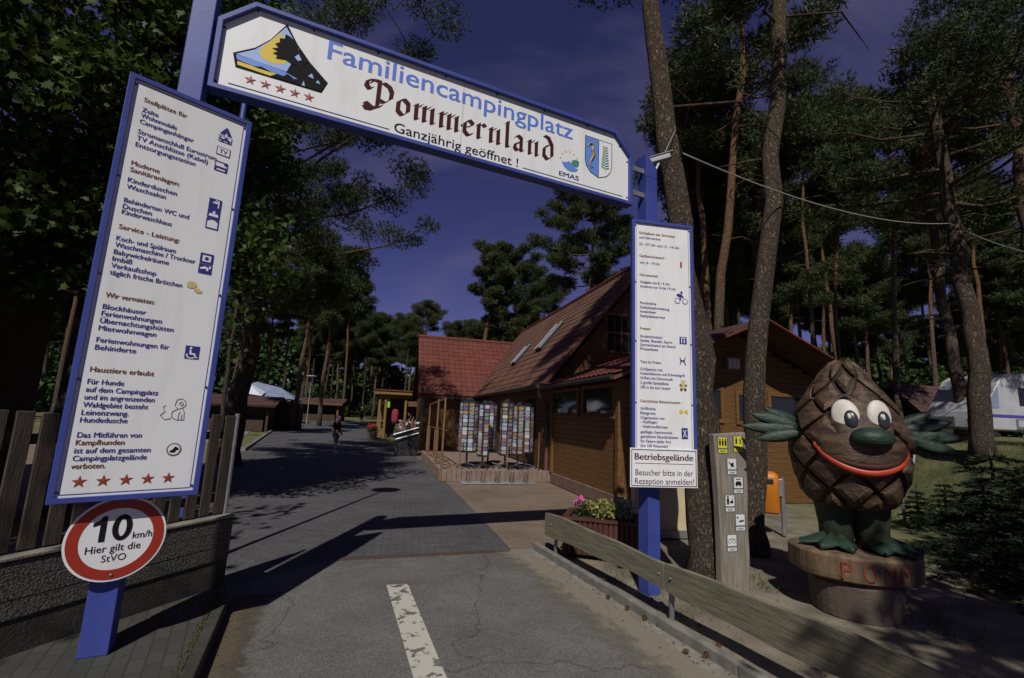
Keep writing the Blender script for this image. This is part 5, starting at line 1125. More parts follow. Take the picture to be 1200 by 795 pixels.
for sg in (-1, 1):
    root = psurf(sg * 1.42, .82, -.05)
    mb = MB(); mb.ell(root + V(sg * .03, -.02, 0), (.09, .08, .09), 12, 8); hd = mb.build('leaf_hand', K['leafpaint'], st, smooth=True)
    for (dx, dz, w, oy) in ((.40, .27, .085, .03), (.56, .19, .095, -.01), (.66, .04, .098, -.03), (.52, -.11, .085, -.06)) if sg < 0 else ((.34, .26, .080, .03), (.50, .17, .092, -.01), (.62, .0, .095, -.03), (.54, -.17, .088, -.06)):
        mb = MB(); blade(mb, root + V(0, oy, dz * .15), root + V(sg * dx, oy - .02, dz), w, .02, (0, -1, .25)); mb.build('leaf', K['leafpaint'], hd, smooth=True)
for sg in (-1, 1):
    mb = MB(); mb.tube([(sg * .15, .02, BZ + .16), (sg * .155, .0, BZ), (sg * .165, -.01, .2), (sg * .175, -.02, .02)], [.25, .205, .165, .16], 18); mb.build('leg', K['legpaint'], st, smooth=True)
    for k, (dx, dy, w) in enumerate(((.38, -.08, .13), (.23, -.29, .135), (-.05, -.34, .13))):
        c = V(sg * .19, -.06, .10); mb = MB(); blade(mb, c, c + V(sg * dx, dy, -.055), w, .02, (0, 0, 1), 2.2); mb.build('toe_leaf', K['leafpaint'], st, smooth=True)
#@@PART5
# ------------------------------------------------------------------ trees
def np_mesh(name, verts, nper, m):
    """verts (N*nper,3): N separate polygons of nper corners"""
    me = bpy.data.meshes.new(name); nv = len(verts); nf = nv // nper
    me.vertices.add(nv); me.vertices.foreach_set('co', np.asarray(verts, dtype=np.float32).ravel())
    me.loops.add(nv); me.loops.foreach_set('vertex_index', np.arange(nv, dtype=np.int32))
    me.polygons.add(nf); me.polygons.foreach_set('loop_start', np.arange(0, nv, nper, dtype=np.int32))
    me.update(calc_edges=True); me.materials.append(m); return me
def unit(a): return a / np.maximum(np.linalg.norm(a, axis=1, keepdims=True), 1e-6)
def needles(rng, clumps, per, blades, ln, wd, flat=.5):
    """clumps: list of (centre, radius). Tufts of thin blades, gathered in clumps"""
    out = []
    for c, r in clumps:
        n = max(4, int(per * (r / .7) ** 2)); d = unit(rng.normal(size=(n, 3))) * (rng.random((n, 1)) ** .45)
        P = np.array(c) + d * np.array([r, r, r * flat]); T = unit(d * .7 + rng.normal(size=(n, 3)) * .35 + np.array([0, 0, .45]))
        P = np.repeat(P, blades, 0); T = np.repeat(T, blades, 0); k = len(P)
        D = unit(T + rng.normal(size=(k, 3)) * .62); L = ln * rng.uniform(.6, 1.25, (k, 1)); S_ = unit(np.cross(D, rng.normal(size=(k, 3)))) * wd * .5
        out.append(np.stack([P - S_, P + S_, P + D * L], 1).reshape(-1, 3))
    return np.concatenate(out)
def leaves(rng, clumps, per, size, flat=.8, shape=None):
    """broad leaves: small pointed polygons, hanging at all angles"""
    sh = np.array(shape if shape is not None else [(0, 0), (.30, .22), (.34, .60), (0, 1.0), (-.34, .60), (-.30, .22)]); out = []
    for c, r in clumps:
        n = max(4, int(per * (r / .7) ** 2)); d = unit(rng.normal(size=(n, 3))) * (rng.random((n, 1)) ** .4)
        P = np.array(c) + d * np.array([r, r, r * flat]); A = unit(rng.normal(size=(n, 3)) * .8 + d * .5 + np.array([0, 0, -.35]))
        Nn = unit(rng.normal(size=(n, 3)) * .55 + np.array([0, -.15, .75])); B = unit(np.cross(A, Nn)); Ls = size * rng.uniform(.55, 1.25, (n, 1, 1))
        out.append((P[:, None, :] + (B[:, None, :] * sh[None, :, 0:1] + A[:, None, :] * sh[None, :, 1:2]) * Ls).reshape(-1, 3))
    return np.concatenate(out), len(sh)
MAPLE = [(0, 0), (.14, .06), (.46, -.06), (.36, .16), (.60, .36), (.34, .38), (.36, .56), (.17, .50), (0, .98), (-.17, .50), (-.36, .56), (-.34, .38), (-.60, .36), (-.36, .16), (-.46, -.06), (-.14, .06)]
def lerp_path(path, t):
    k = len(path) - 1; f = min(max(t, 0), 1) * k; i = min(int(f), k - 1); return path[i].lerp(path[i + 1], f - i)
def pine_parts(seed, path, r0, r1, t0, R, nb, near=False, droop=0.0, dead=6, skew=(0, 0), clump=.62, per=None, mbk='bark'):
    """trunk with limbs (one mesh) and needle crown (one mesh), both in tree space"""
    rnd = random.Random(seed); rng = np.random.default_rng(seed); path = [Vector(p) for p in path]
    fine = []
    k = 22 if near else 12
    for i in range(k + 1):
        p = lerp_path(path, i / k); w = r0 * (.25 if near else .5); fine.append(p + V(rnd.uniform(-w, w), rnd.uniform(-w, w), 0) * (1 if 0 < i < k else 0))
    rad = [r0 * (1.28 if i == 0 else 1) + (r1 - r0) * (i / k) for i in range(k + 1)]
    tm = MB(); tm.tube(fine, rad, 14 if near else 8); cl_ = []
    for b in range(nb):
        s = (b + rnd.random()) / nb; t = t0 + (1 - t0) * s; p = lerp_path(fine, t); az = b * 2.4 + rnd.uniform(-.7, .7)
        L = R * (.45 + .75 * sin(pi * min(1, .22 + s * .72))) * rnd.uniform(.55, 1.1)
        dv = V(cos(az), sin(az), 0); L *= max(.35, 1 + dv.x * skew[0] + dv.y * skew[1]); el = -.12 + .75 * s + rnd.uniform(-.15, .2) - droop
        pts = [p]; 
        for j in range(1, 5):
            f = j / 4; pts.append(p + dv * (L * f) + V(rnd.uniform(-.1, .1), rnd.uniform(-.1, .1), 0) * L * .6 + V(0, 0, L * f * (el + .28 * f * f)))
        rb = max(.025, r0 * .30 * (1 - .6 * s)); tm.tube(pts, [rb, rb * .75, rb * .55, rb * .4, rb * .2], 5, cap=False)
        nsub = 3 if near else 2
        for j in range(nsub + 3):
            f = .42 + .58 * (j + rnd.random() * .8) / (nsub + 3); c = lerp_path(pts, f); off = V(-dv.y, dv.x, 0) * rnd.uniform(-1, 1) * L * .30 + V(0, 0, rnd.uniform(0, .25))
            if near and off.length > .35: tm.tube([c, c + off * .5 + V(0, 0, .05), c + off], [.022, .016, .008], 4, cap=False)
            cl_.append((tuple(c + off), clump * rnd.uniform(.6, 1.25)))
        cl_.append((tuple(pts[-1]), clump * rnd.uniform(.7, 1.2)))
    top = fine[-1]
    for _ in range(3): cl_.append((tuple(top + V(rnd.uniform(-.5, .5), rnd.uniform(-.5, .5), rnd.uniform(-.3, .5))), clump))
    for b in range(dead):
        t = t0 * rnd.uniform(.62, 1.0); p = lerp_path(fine, t); az = rnd.uniform(0, 6.28); L = rnd.uniform(.4, 1.6) * (1.4 if near else 1)
        tm.tube([p, p + V(cos(az), sin(az), .05) * L * .55, p + V(cos(az + .3), sin(az + .3), -.12) * L], [.03, .022, .006], 4, cap=False)
    o = tm.build('trunk', K[mbk], smooth=True); tme = o.data; bpy.data.objects.remove(o)
    if near: vv = needles(rng, cl_, per or 210, 6, .15, .024, .5)
    else: vv = needles(rng, cl_, per or 50, 4, .34, .060, .5)
    return tme, np_mesh('crown', vv, 3, K['pine'])
def put_tree(name, label, cat, loc, tme, cme, rz=0, sc=1, grp=None):
    t = thing(name, label, cat, loc, rz, grp); t.scale = (sc,) * 3
    for nm, me in (('trunk', tme), ('crown', cme)):
        if me is None: continue
        o = bpy.data.objects.new(nm, me); COL.objects.link(o); o.parent = t
    return t
def px_path(pts, base):
    out = []
    for (x, y, Y) in pts: out.append(at(x, y, Y) - base)
    return out
# the two trunks by the right post
b1 = gnd(826, 677); p1 = [V(0, 0, -.1)] + px_path([(826, 600, b1.y), (828, 500, b1.y), (816, 410, b1.y), (801, 330, b1.y), (791, 200, b1.y), (775, 100, b1.y), (761, 0, b1.y)], b1); p1 += [p1[-1] + V(-.2, .1, 3), p1[-1] + V(-.2, .2, 6.5)]
put_tree('pine_tree', 'thick pine trunk leaning left right behind the blue sign post', 'pine tree', b1, *pine_parts(11, p1, .235, .09, .80, 2.3, 14, True, dead=2, mbk='barkdark'))
b2 = gnd(884, 647); p2 = [V(0, 0, -.1)] + px_path([(884, 600, b2.y), (886, 450, b2.y), (898, 330, b2.y), (908, 150, b2.y), (916, 0, b2.y)], b2); p2 += [p2[-1] + V(.2, .1, 3.5), p2[-1] + V(.3, .2, 7)]
put_tree('pine_tree', 'straight pine trunk between the oak rule post and the pine cone statue', 'pine tree', b2, *pine_parts(12, p2, .19, .09, .78, 2.4, 14, True, dead=4, mbk='barkdark'))
# big pine on the bank, its crown fills the upper right
b3 = at(1150, 517, 11.0); b3.z = gz(b3.x, b3.y); p3 = [V(0, 0, -.1)] + px_path([(1142, 400, 11), (1120, 280, 11), (1103, 180, 11), (1088, 105, 11.2)], b3)
put_tree('pine_tree', 'tall leaning pine on the grass bank beside the caravan', 'pine tree', b3, *pine_parts(13, p3, .22, .10, .60, 3.6, 17, True, dead=8, skew=(-.15, .1), clump=.50, mbk='barkdark'))
b4 = at(1230, 500, 13.0); b4.z = gz(b4.x, b4.y); p4 = [V(0, 0, -.1)] + px_path([(1215, 330, 13), (1200, 235, 13), (1188, 130, 13), (1165, 40, 13)], b4)
put_tree('pine_tree', 'pine at the right edge with pale trunk among dark boughs', 'pine tree', b4, *pine_parts(14, p4, .23, .11, .52, 3.4, 16, True, dead=8, skew=(-.1, 0), clump=.50, mbk='bark'))
# big pine on the left behind the sign
b8 = V(-8.9, 15.6, 0); p8 = [V(0, 0, -.1), V(.1, 0, 3), V(.25, .1, 6), V(.5, .1, 9), V(.4, 0, 12.3)]
put_tree('pine_tree', 'spreading pine with bare leaning limb left of the road, reaching over it', 'pine tree', b8, *pine_parts(18, p8, .34, .12, .44, 4.4, 30, True, dead=6, skew=(.15, -.1), clump=.70, mbk='barkdark'))
# two tall pines above the shop roof, one pine behind the ridge
bA = V(-2.9, 48, .4); put_tree('pine_tree', 'slim pine with light trunk above the shop ridge, left of a darker one', 'pine tree', bA, *pine_parts(21, [V(0, 0, 0), V(.1, 0, 6), V(.3, 0, 11), V(1.0, 0, 15), V(1.1, 0, 19)], .27, .09, .60, 2.3, 20, False, dead=6, clump=.70, per=130))
bB = V(-1.3, 49, .4); put_tree('pine_tree', 'broad dark pine above the shop ridge, right of the slim light trunk', 'pine tree', bB, *pine_parts(22, [V(0, 0, 0), V(.2, 0, 6), V(.4, 0, 12), V(1.0, 0, 17.5)], .24, .09, .52, 3.1, 24, False, dead=6, clump=.72, per=130, skew=(.2, 0), mbk='barkgrey'))
bC = V(6.2, 38, .3); put_tree('pine_tree', 'tall pine rising behind the shop roof beside the right sign', 'pine tree', bC, *pine_parts(23, [V(0, 0, 0), V(-.1, 0, 8), V(.2, 0, 14), V(.5, 0, 21)], .27, .09, .58, 3.8, 28, False, dead=6, clump=.75, per=130))
# forest stock
stock = []
for i, (H, t0, R, nb, bd) in enumerate(((19, .62, 2.6, 17, .4), (21, .66, 2.9, 18, -.5), (17, .55, 3.0, 18, .8), (20, .60, 2.4, 16, -.9), (16, .50, 2.7, 18, .2), (22, .70, 2.7, 16, .6))):
    pth = [V(0, 0, -.2), V(bd * .3, 0, H * .3), V(bd * .8, bd * .2, H * .6), V(bd, .2, H * .82), V(bd * .7, .3, H)]
    stock.append(pine_parts(40 + i, pth, .20 + .02 * (i % 3), .07, t0, R, nb, False, dead=6, clump=1.0, per=64, mbk='bark' if i % 3 else 'barkgrey'))
def bush_mesh(seed, n, R, H, per, size):
    rng = np.random.default_rng(seed); rnd = random.Random(seed); cl_ = []
    for _ in range(n):
        a = rnd.uniform(0, 6.28); r = R * sqrt(rnd.random()); z = H * (.12 + .80 * rnd.random() * (1 - .45 * r / R)); cl_.append(((r * cos(a), r * sin(a), z), rnd.uniform(.45, .95) * R * .36))
    vv, k = leaves(rng, cl_, per, size); return np_mesh('foliage', vv, k, K['bush'])
bushes = [bush_mesh(60 + i, n, R, H, 34, sz) for i, (n, R, H, sz) in enumerate(((26, 2.6, 4.2, .42), (30, 2.2, 6.0, .40), (24, 3.2, 3.4, .42), (34, 2.4, 7.5, .44)))]
frnd = random.Random(99)
def forest(x0, x1, d0, d1, n, label, grp, smin=.85, smax=1.12, bush=.6, blabel=None, bgrp=None, avoid=None, hscale=1.0):
    done = []; tries = 0
    while len(done) < n and tries < n * 40:
        tries += 1; px = frnd.uniform(x0, x1); Y = sqrt(frnd.uniform(d0 * d0, d1 * d1)); p = at(px, 470, Y); x = p.x
        if any((x - a) ** 2 + (Y - b) ** 2 < 5.5 for a, b in done): continue
        if avoid and avoid(x, Y): continue
        done.append((x, Y)); tme, cme = stock[frnd.randrange(len(stock))]
        put_tree('pine_tree', label, 'pine tree', (x, Y, gz(x, Y) - .05), tme, cme, frnd.uniform(0, 6.28), frnd.uniform(smin, smax) * hscale, grp)
        if frnd.random() < bush:
            o = bpy.data.objects.new('leafy_shrub', bushes[frnd.randrange(4)]); COL.objects.link(o); bx, by = x + frnd.uniform(-2.5, 2.5), Y + frnd.uniform(1, 4)
            if avoid and avoid(bx, by): bx, by = x, Y + .5
            o.location = (bx, by, gz(bx, by) - .1); o.rotation_euler.z = frnd.uniform(0, 6.28); s_ = frnd.uniform(.7, 1.15); o.scale = (s_, s_, s_ * frnd.uniform(.85, 1.25)); tag(o, blabel, 'shrub', bgrp)
road_c = lambda Y: -8.8 - (Y - 24) * .56 if Y > 24 else -8
def av_left(x, Y): return x > road_c(Y) - 4.6 - Y * .06 or (x > -14.5 and Y < 20) or (36 < Y < 53 and x > -31)
def av_mid(x, Y): return abs(x - road_c(Y)) < 4.2 + Y * .03 or (Y < 36 and x > -11)
forest(330, 600, 66, 125, 46, 'pine standing in the dense wood at the far end of the road', 'pines at the far end of the road', bush=1.0, blabel='green leafy undergrowth shrub under the far pines at the road end', bgrp='undergrowth at the far end of the road', avoid=av_mid, smin=.72, smax=.95)
forest(-60, 345, 30, 75, 34, 'pine in the wood on the left, beyond the kiosks', 'pines in the wood on the left', bush=.9, blabel='leafy shrub under the pines on the left, beyond the kiosks', bgrp='undergrowth on the left', avoid=av_left, smin=.75, smax=1.05)
forest(560, 800, 55, 95, 16, 'pine in the distance behind the shop roof', 'pines behind the shop', bush=.3, blabel='leafy shrub behind the shop', bgrp='shrubs behind the shop', smin=.8, smax=1.0)
def av_r(x, Y): return (Y < 21 and x < 21) or (x < 11 and Y < 20)
forest(800, 1290, 36, 72, 60, 'pine in the dark wood on the right, behind cabin and caravan', 'pines in the wood on the right', bush=.9, blabel='leafy shrub in the dark wood on the right', bgrp='undergrowth on the right', avoid=av_r, smin=.85, smax=1.02)
forest(815, 915, 24, 33, 5, 'tall pine close behind the log cabin roof', 'tall pines close behind the cabin', bush=0, avoid=av_r, smin=.95, smax=1.1)
for px, Y, k, H_, lab in ((262, 27, 0, .66, 'pine left of the road rising behind the left information board'), (345, 36, 2, .80, 'round crowned pine behind the marquee, left of the road'), (376, 44, 4, .95, 'dark pine behind the arched kiosk at the left roadside'), (402, 58, 1, .80, 'tall pine over the open shelter at the left roadside'), (288, 54, 3, .95, 'pine standing behind the white marquee roof'), (352, 62, 5, .80, 'pine behind the open shelter, left of the taller one'), (330, 60, 0, .92, 'pine in the second row behind the marquee'), (312, 68, 2, 1.0, 'bushy pine far behind the white marquee'), (374, 72, 1, .88, 'far pine above the shelter roof at the left bend'), (392, 84, 4, 1.0, 'low branched far pine left of the road bend'), (270, 62, 4, 1.0, 'low branched pine behind the brown roofed kiosk'), (412, 94, 2, 1.0, 'farthest pine at the left of the road bend'), (425, 74, 0, .82, 'pine standing left where the far road bends out of sight')):
    x = at(px, 480, Y).x; put_tree('pine_tree', lab, 'pine tree', (x, Y, gz(x, Y) - .05), *stock[k], px, H_)
# singled out trunks on the right
for (pts, Y, r0, sd_, lab, t0, R) in (
    ([(843, 400), (850, 280), (862, 170), (870, 60)], 19.5, .24, 31, 'bare pine trunk seen over the cabin roof between the two near trunks', .62, 3.4),
    ([(955, 470), (950, 360), (943, 290), (940, 200)], 24, .13, 32, 'thin sunlit pine stem with a crooked top right of the cabin roof', .85, 1.3),
    ([(985, 460), (980, 380), (978, 330), (985, 235)], 25, .13, 33, 'thin crooked pine stem above the top of the pine cone statue', .75, 1.6),
    ([(1125, 480), (1112, 400), (1098, 300), (1085, 200)], 17.5, .24, 34, 'dark pine trunk leaning left behind the caravan nose', .65, 3.0),
    ([(1052, 450), (1048, 370), (1046, 290), (1044, 200)], 22, .16, 35, 'slim dark pine stem behind the right leaf arm of the statue', .7, 2.4)):
    pth = [at(x, y, Y) for x, y in pts]; bz = V(pth[0].x, Y, gz(pth[0].x, Y)); loc = [V(0, 0, -.1)] + [p - bz for p in pth if p.z - bz.z > .3]; loc.append(loc[-1] + (loc[-1] - loc[-2]) * .5 + V(0, 0, 1))
    put_tree('pine_tree', lab, 'pine tree', bz, *pine_parts(sd_, loc, r0, r0 * .4, t0, R, 14, False, dead=7, clump=.9, per=60))
# far wood closing the view
rng = np.random.default_rng(5); N_ = 60000; az_ = rng.uniform(-1.05, 1.0, N_); dd = rng.uniform(118, 150, N_); P = np.stack([np.sin(az_) * dd, np.cos(az_) * dd, np.zeros(N_)], 1)
P[:, 2] = 1.8 + (11 + 8 * ((az_ > .22) | (az_ < -.36))) * rng.random(N_) ** 1.1 + 1.5 * np.sin(az_ * 40) * rng.random(N_); A = unit(rng.normal(size=(N_, 3))); B = unit(np.cross(A, rng.normal(size=(N_, 3))))
sh = np.array([(0, 0), (.5, .3), (.45, .8), (0, 1.1), (-.45, .8), (-.5, .3)]) * 1.05
vv = (P[:, None] + B[:, None] * sh[None, :, 0:1] + A[:, None] * sh[None, :, 1:2]).reshape(-1, 3)
fw_ = bpy.data.objects.new('far_wood', np_mesh('far_wood', vv, 6, K['bush'])); COL.objects.link(fw_); fw_['kind'] = 'stuff'

# maple behind the left sign, and the trees behind the photographer that shade the corners
def broadleaf(seed, H, z0, R, n, per, size, r0=.2, shape=MAPLE, squash=(1, 1)):
    rnd = random.Random(seed); rng = np.random.default_rng(seed); tm = MB(); tm.tube([(0, 0, -.1), (.05, 0, H * .3), (-.1, .1, H * .6), (.1, 0, H * .9)], [r0 * 1.2, r0, r0 * .6, .04], 12); cl_ = []
    for i in range(n):
        a = i * 2.4 + rnd.uniform(-.5, .5); f = (i + .5) / n; z = z0 + (H - z0) * f; rr = R * (.35 + .75 * sin(pi * min(1, .15 + f * .80))) * rnd.uniform(.45, 1.0)
        c = V(rr * cos(a) * squash[0], rr * sin(a) * squash[1], z); zb = max(H * .2, z - rr * .6)
        tm.tube([(0, 0, zb), c * .5 + V(0, 0, zb * .5 + .2), c], [r0 * .35, r0 * .2, .012], 5, cap=False)
        for _ in range(3): cl_.append((tuple(c + V(rnd.gauss(0, .45), rnd.gauss(0, .45), rnd.gauss(0, .35))), rnd.uniform(.45, .9)))
    o = tm.build('trunk', K['barkgrey'], smooth=True); tme = o.data; bpy.data.objects.remove(o)
    vv, k = leaves(rng, cl_, per, size, .75, shape); return tme, np_mesh('crown', vv, k, K['maple'])
mA = broadleaf(71, 11.5, 4.0, 2.75, 84, 190, .135)
put_tree('maple_tree', 'maple with pale green sunlit leaves filling the upper left corner', 'maple tree', (-7.3, 8.0, 0), *mA)
mB_ = broadleaf(72, 11.0, 4.4, 3.4, 40, 46, .21)
put_tree('maple_tree', 'maple standing out of the picture at the far left, shading the dark hut', 'maple tree', (-9.2, .9, 0), *mB_)
put_tree('maple_tree', 'maple behind the viewpoint on the left, shading the left pavement', 'maple tree', (-7.5, -4.6, 0), *mB_, rz=1.3, sc=.95)
mC = broadleaf(73, 10.0, 4.2, 3.0, 46, 75, .22)
put_tree('maple_tree', 'maple behind the viewpoint on the right, shading the end of the plank barrier', 'maple tree', (4.5, -3.9, 0), *mC, sc=.95)
put_tree('maple_tree', 'maple out of the picture to the right, shading the statue lawn', 'maple tree', (9.8, -.6, 0), *mC, rz=2.0, sc=1.05)
put_tree('maple_tree', 'maple far out to the right, shading the bank with the spruces', 'maple tree', (14.5, 3.2, 1.6), *mC, rz=4.0, sc=1.1)
#@@PART6
# ------------------------------------------------------------------ caravan and hut on the bank
cv0 = V(18.95, 17.7, gz(18.95, 17.7)); cva = radians(6)
cv = thing('caravan', 'white caravan with dark window and blue stripe parked on the grass bank', 'caravan', cv0, cva)
side = [(-2.45, .42), (3.2, .42), (3.2, 2.62), (-1.55, 2.42), (-1.85, 2.25), (-2.62, 1.05), (-2.66, .80)]
mb = MB(); mb.prism(side[::-1], (0, -1.05, 0), (1, 0, 0), (0, 0, 1), -2.1); bdv = mb.build('body', K['caravan'], cv, bevel=.07, seg=3)
mb = MB(); mb.prism(q(.5, .92, 5.9, .10), (-.1, -1.056, 0), (1, 0, 0), (0, 0, 1), .004); mb.build('stripe', K['carblue'], cv)
for (x, z, w, h) in ((-.35, 1.62, 1.75, .62), (2.4, 1.68, .9, .6)):
    mb = MB(); mb.box((x, -1.065, z), (w, .03, h)); fr = mb.build('window', K['blacktrim'], cv, bevel=.03)
    mb = MB(); mb.box((x, -1.083, z), (w - .12, .008, h - .12)); mb.build('pane', K['glass'], fr)
mb = MB(); mb.box((-1.25, -1.065, .66), (.42, .03, .36)); mb.build('vent_hatch', K['galv'], cv, bevel=.02)
mb = MB(); mb.box((-1.25, -1.083, .68), (.30, .01, .22)); mb.build('vent_grille', K['caravan'], cv)
mb = MB(); mb.prism([(-2.60, 1.15), (-2.2, 1.72), (-2.02, 1.98), (-2.06, 1.2)][::-1], (0, -1.06, 0), (1, 0, 0), (0, 0, 1), .004); mb.build('front_trim', K['tentblue'], cv)
for x in (.9,): 
    mb = MB(); mb.x = Matrix.Translation((x, -.92, .33)) @ Matrix.Rotation(pi / 2, 4, 'X'); mb.lathe([(.30, -.09), (.33, -.06), (.33, .06), (.30, .09)], 20); wh = mb.build('wheel', K['blacktrim'], cv)
    mb = MB(); mb.x = Matrix.Translation((x, -1.015, .33)) @ Matrix.Rotation(pi / 2, 4, 'X'); mb.lathe([(.18, -.01), (.19, .01), (.05, .02)], 16); mb.build('rim', K['galv'], wh)
mb = MB(); mb.bar((-2.5, 0, .48), (-3.5, 0, .50), .09, .09); mb.tube([(-3.3, 0, .5), (-3.3, 0, .0)], .03, 8); mb.box((-2.9, 0, .68), (.5, .9, .35)); mb.build('drawbar', K['galv'], cv)
mb = MB(); mb.tube([(1.0, 0, 2.5), (1.0, 0, 3.4)], .02, 6); mb.box((1.0, 0, 3.4), (.55, .1, .03)); mb.build('antenna', K['galv'], cv)
h2 = thing('brown_hut', 'small hut with sloping red brown roof behind the caravan nose', 'hut', V(19.6, 22.6, gz(19.6, 22.6) - .1), radians(8)); h2.scale = (.8, .8, .8)
mb = MB(); mb.box((0, 0, 1.0), (3.2, 2.8, 2.0)); mb.build('wall', K['darkwood'], h2)
mb = tiled((-2.0, -1.8, 1.55), (1, 0, 0), V(0, cos(.75), sin(.75)), 4.4, 2.5); mb.build('roof', K['rooffar'], h2)
mb = MB(); mb.prism([(-1.8, 1.5), (.03, 3.2), (1.8, 1.5), (1.8, 1.4), (.03, 3.05), (-1.8, 1.4)], (-1.98, 0, 0), (0, 1, 0), (0, 0, 1), 4.36); mb.build('roof_deck', K['darkwood'], h2)
wp = thing('white_sign', 'white slanted sign edge showing behind the right eye of the statue', 'sign', at(1050, 500, 10.5), radians(10)); wpz = gz(wp.location.x, 10.5); wp.location.z = wpz
mb = MB(); mb.tube([(0, 0, -.1), (0, 0, 1.3)], .03, 8); mb.build('post', K['galv'], wp)
mb = MB(); mb.prism([(-.30, 1.1), (.26, 1.05), (.36, 1.42), (-.18, 1.72)], (0, -.05, 0), (1, 0, 0), (0, 0, 1), .02); mb.build('board', K['caravan'], wp)

# cable from the camera post to the trees on the right
def cable(a, b, sag, n=26): return [a.lerp(b, i / n) - V(0, 0, sag * 4 * (i / n) * (1 - i / n)) for i in range(n + 1)]
c0 = at(800, 180, b1.y - .2); c1 = at(1112, 262, 10.7); c2 = at(1225, 300, 12.6)
mb = MB(); mb.tube(cable(c0, c1, .32), .011, 6); mb.tube(cable(c1, c2, .12, 10), .011, 6); mb.tube([GR + V(.1, 0, 5.05), c0 + V(-.1, 0, .35), c0], .007, 6)
tag(mb.build('cable', mat('pale_cable', (.30, .30, .28), rough=.6), smooth=True), 'pale cable slung from the near pine trunk to the trees on the right', 'cable')

# ------------------------------------------------------------------ spruces, grass and litter on the right
def spruce(seed, H, R, tiers):
    rng = np.random.default_rng(seed); rnd = random.Random(seed); tm = MB(); tm.tube([(0, 0, -.1), (0, 0, H * .5), (.02, 0, H)], [.05, .035, .008], 7); vv = []
    for i in range(tiers):
        z = H * (.05 + .9 * i / tiers); L = R * (1 - .85 * i / tiers); k = 9
        for j in range(k):
            a = j * 2 * pi / k + rnd.uniform(-.3, .3) + i * .5; d = np.array([cos(a), sin(a), -.12 + rnd.uniform(-.1, .2)]); Lb = L * rnd.uniform(.7, 1.15); n = int(140 * Lb) + 20
            t = rng.random((n, 1)); side_ = np.array([-sin(a), cos(a), 0]); w = (1 - t) * .32 * Lb * rng.uniform(-1, 1, (n, 1))
            P = np.array([0, 0, z]) + d * t * Lb + side_ * w - np.array([0, 0, .10]) * t * t * Lb
            D = unit(d * .6 + side_ * np.sign(w) * .7 + rng.normal(size=(n, 3)) * .3); S_ = unit(np.cross(D, rng.normal(size=(n, 3)))) * .012
            vv.append(np.stack([P - S_, P + S_, P + D * .10], 1).reshape(-1, 3))
    o = tm.build('trunk', K['barkgrey'], smooth=True); tme = o.data; bpy.data.objects.remove(o); return tme, np_mesh('crown', np.concatenate(vv), 3, K['spruce'])
sp_m = [spruce(81, 1.9, 1.25, 9), spruce(82, 1.25, .62, 8)]
for (px, Y, k, sc, lab) in ((1165, 7.2, 0, 1.0, 'dark spruce with spreading boughs at the right edge in front of the caravan'), (1215, 6.0, 0, .95, 'dark spruce cut by the right edge of the picture, nearest to the viewer'), (1105, 10.2, 1, .75, 'small round dark conifer at the foot of the grass bank, right one of two'), (1072, 10.0, 1, .70, 'small round dark conifer right behind the statue at the foot of the bank'), (1150, 9.4, 1, .9, 'dark little conifer on the bank below the leaning pine')):
    x = at(px, 560, Y).x; put_tree('spruce', lab, 'spruce', (x, Y, gz(x, Y) - .03), *sp_m[k], rz=px, sc=sc)
def grass_patch(name, pts_fn, n, h, seed):
    rng = np.random.default_rng(seed); P = np.array([pts_fn(rng) for _ in range(n)]); D = unit(rng.normal(size=(n, 3)) * .35 + np.array([0, 0, 1])); S_ = unit(np.cross(D, rng.normal(size=(n, 3)))) * .006
    L = h * rng.uniform(.5, 1.4, (n, 1)); o = bpy.data.objects.new(name, np_mesh(name, np.stack([P - S_, P + S_, P + D * L], 1).reshape(-1, 3), 3, K['grass'])); COL.objects.link(o); o['kind'] = 'stuff'
def bankpt(r):
    Y = r.uniform(5, 16); x = 7.6 + .13 * Y + r.uniform(-.6, 7) ; return (x, Y, gz(x, Y) - .01)
grass_patch('bank_grass', bankpt, 16000, .09, 3)
def sandpt(r):
    c = [(1.15, 5.9), (2.2, 6.6), (3.2, 6.3), (4.4, 5.0), (1.9, 5.5), (4.6, 7.5), (1.6, 6.5), (4.55, 5.55)][r.integers(0, 8)]; x, y = c[0] + r.normal() * .22, c[1] + r.normal() * .22
    return (x, y, gz(x, y) - .03)
grass_patch('thin_grass', sandpt, 900, .07, 4)
def kerbpt(r):
    t = r.random(); x = -2.62 + .55 * (1 - t) + r.normal() * .015; y = 4.75 - 1.45 * (1 - t) ; return (-2.02 - .60 * t + r.normal() * .02 - .02, 3.30 + 1.44 * t, .115)
grass_patch('kerb_moss', kerbpt, 500, .022, 6)
cnm = MB()
for i in range(7):
    for j in range(6):
        a = 2 * pi * (j + .5 * (i % 2)) / 6; r_ = .018 * sin(pi * (i + 1) / 8.2); z = -.025 + i * .008
        cnm.add([(r_ * .5 * cos(a), r_ * .5 * sin(a), z), (r_ * 1.25 * cos(a - .4), r_ * 1.25 * sin(a - .4), z + .007), (r_ * 1.45 * cos(a), r_ * 1.45 * sin(a), z + .012), (r_ * 1.25 * cos(a + .4), r_ * 1.25 * sin(a + .4), z + .007)], [(0, 1, 2, 3)])
cnm.ell((0, 0, 0), (.012, .012, .026), 8, 6)
cn = cnm.build('pine_cone', mat('cone_brown', (.11, .055, .025), (.17, .09, .04), 30, .8)); cme_ = cn.data; bpy.data.objects.remove(cn)
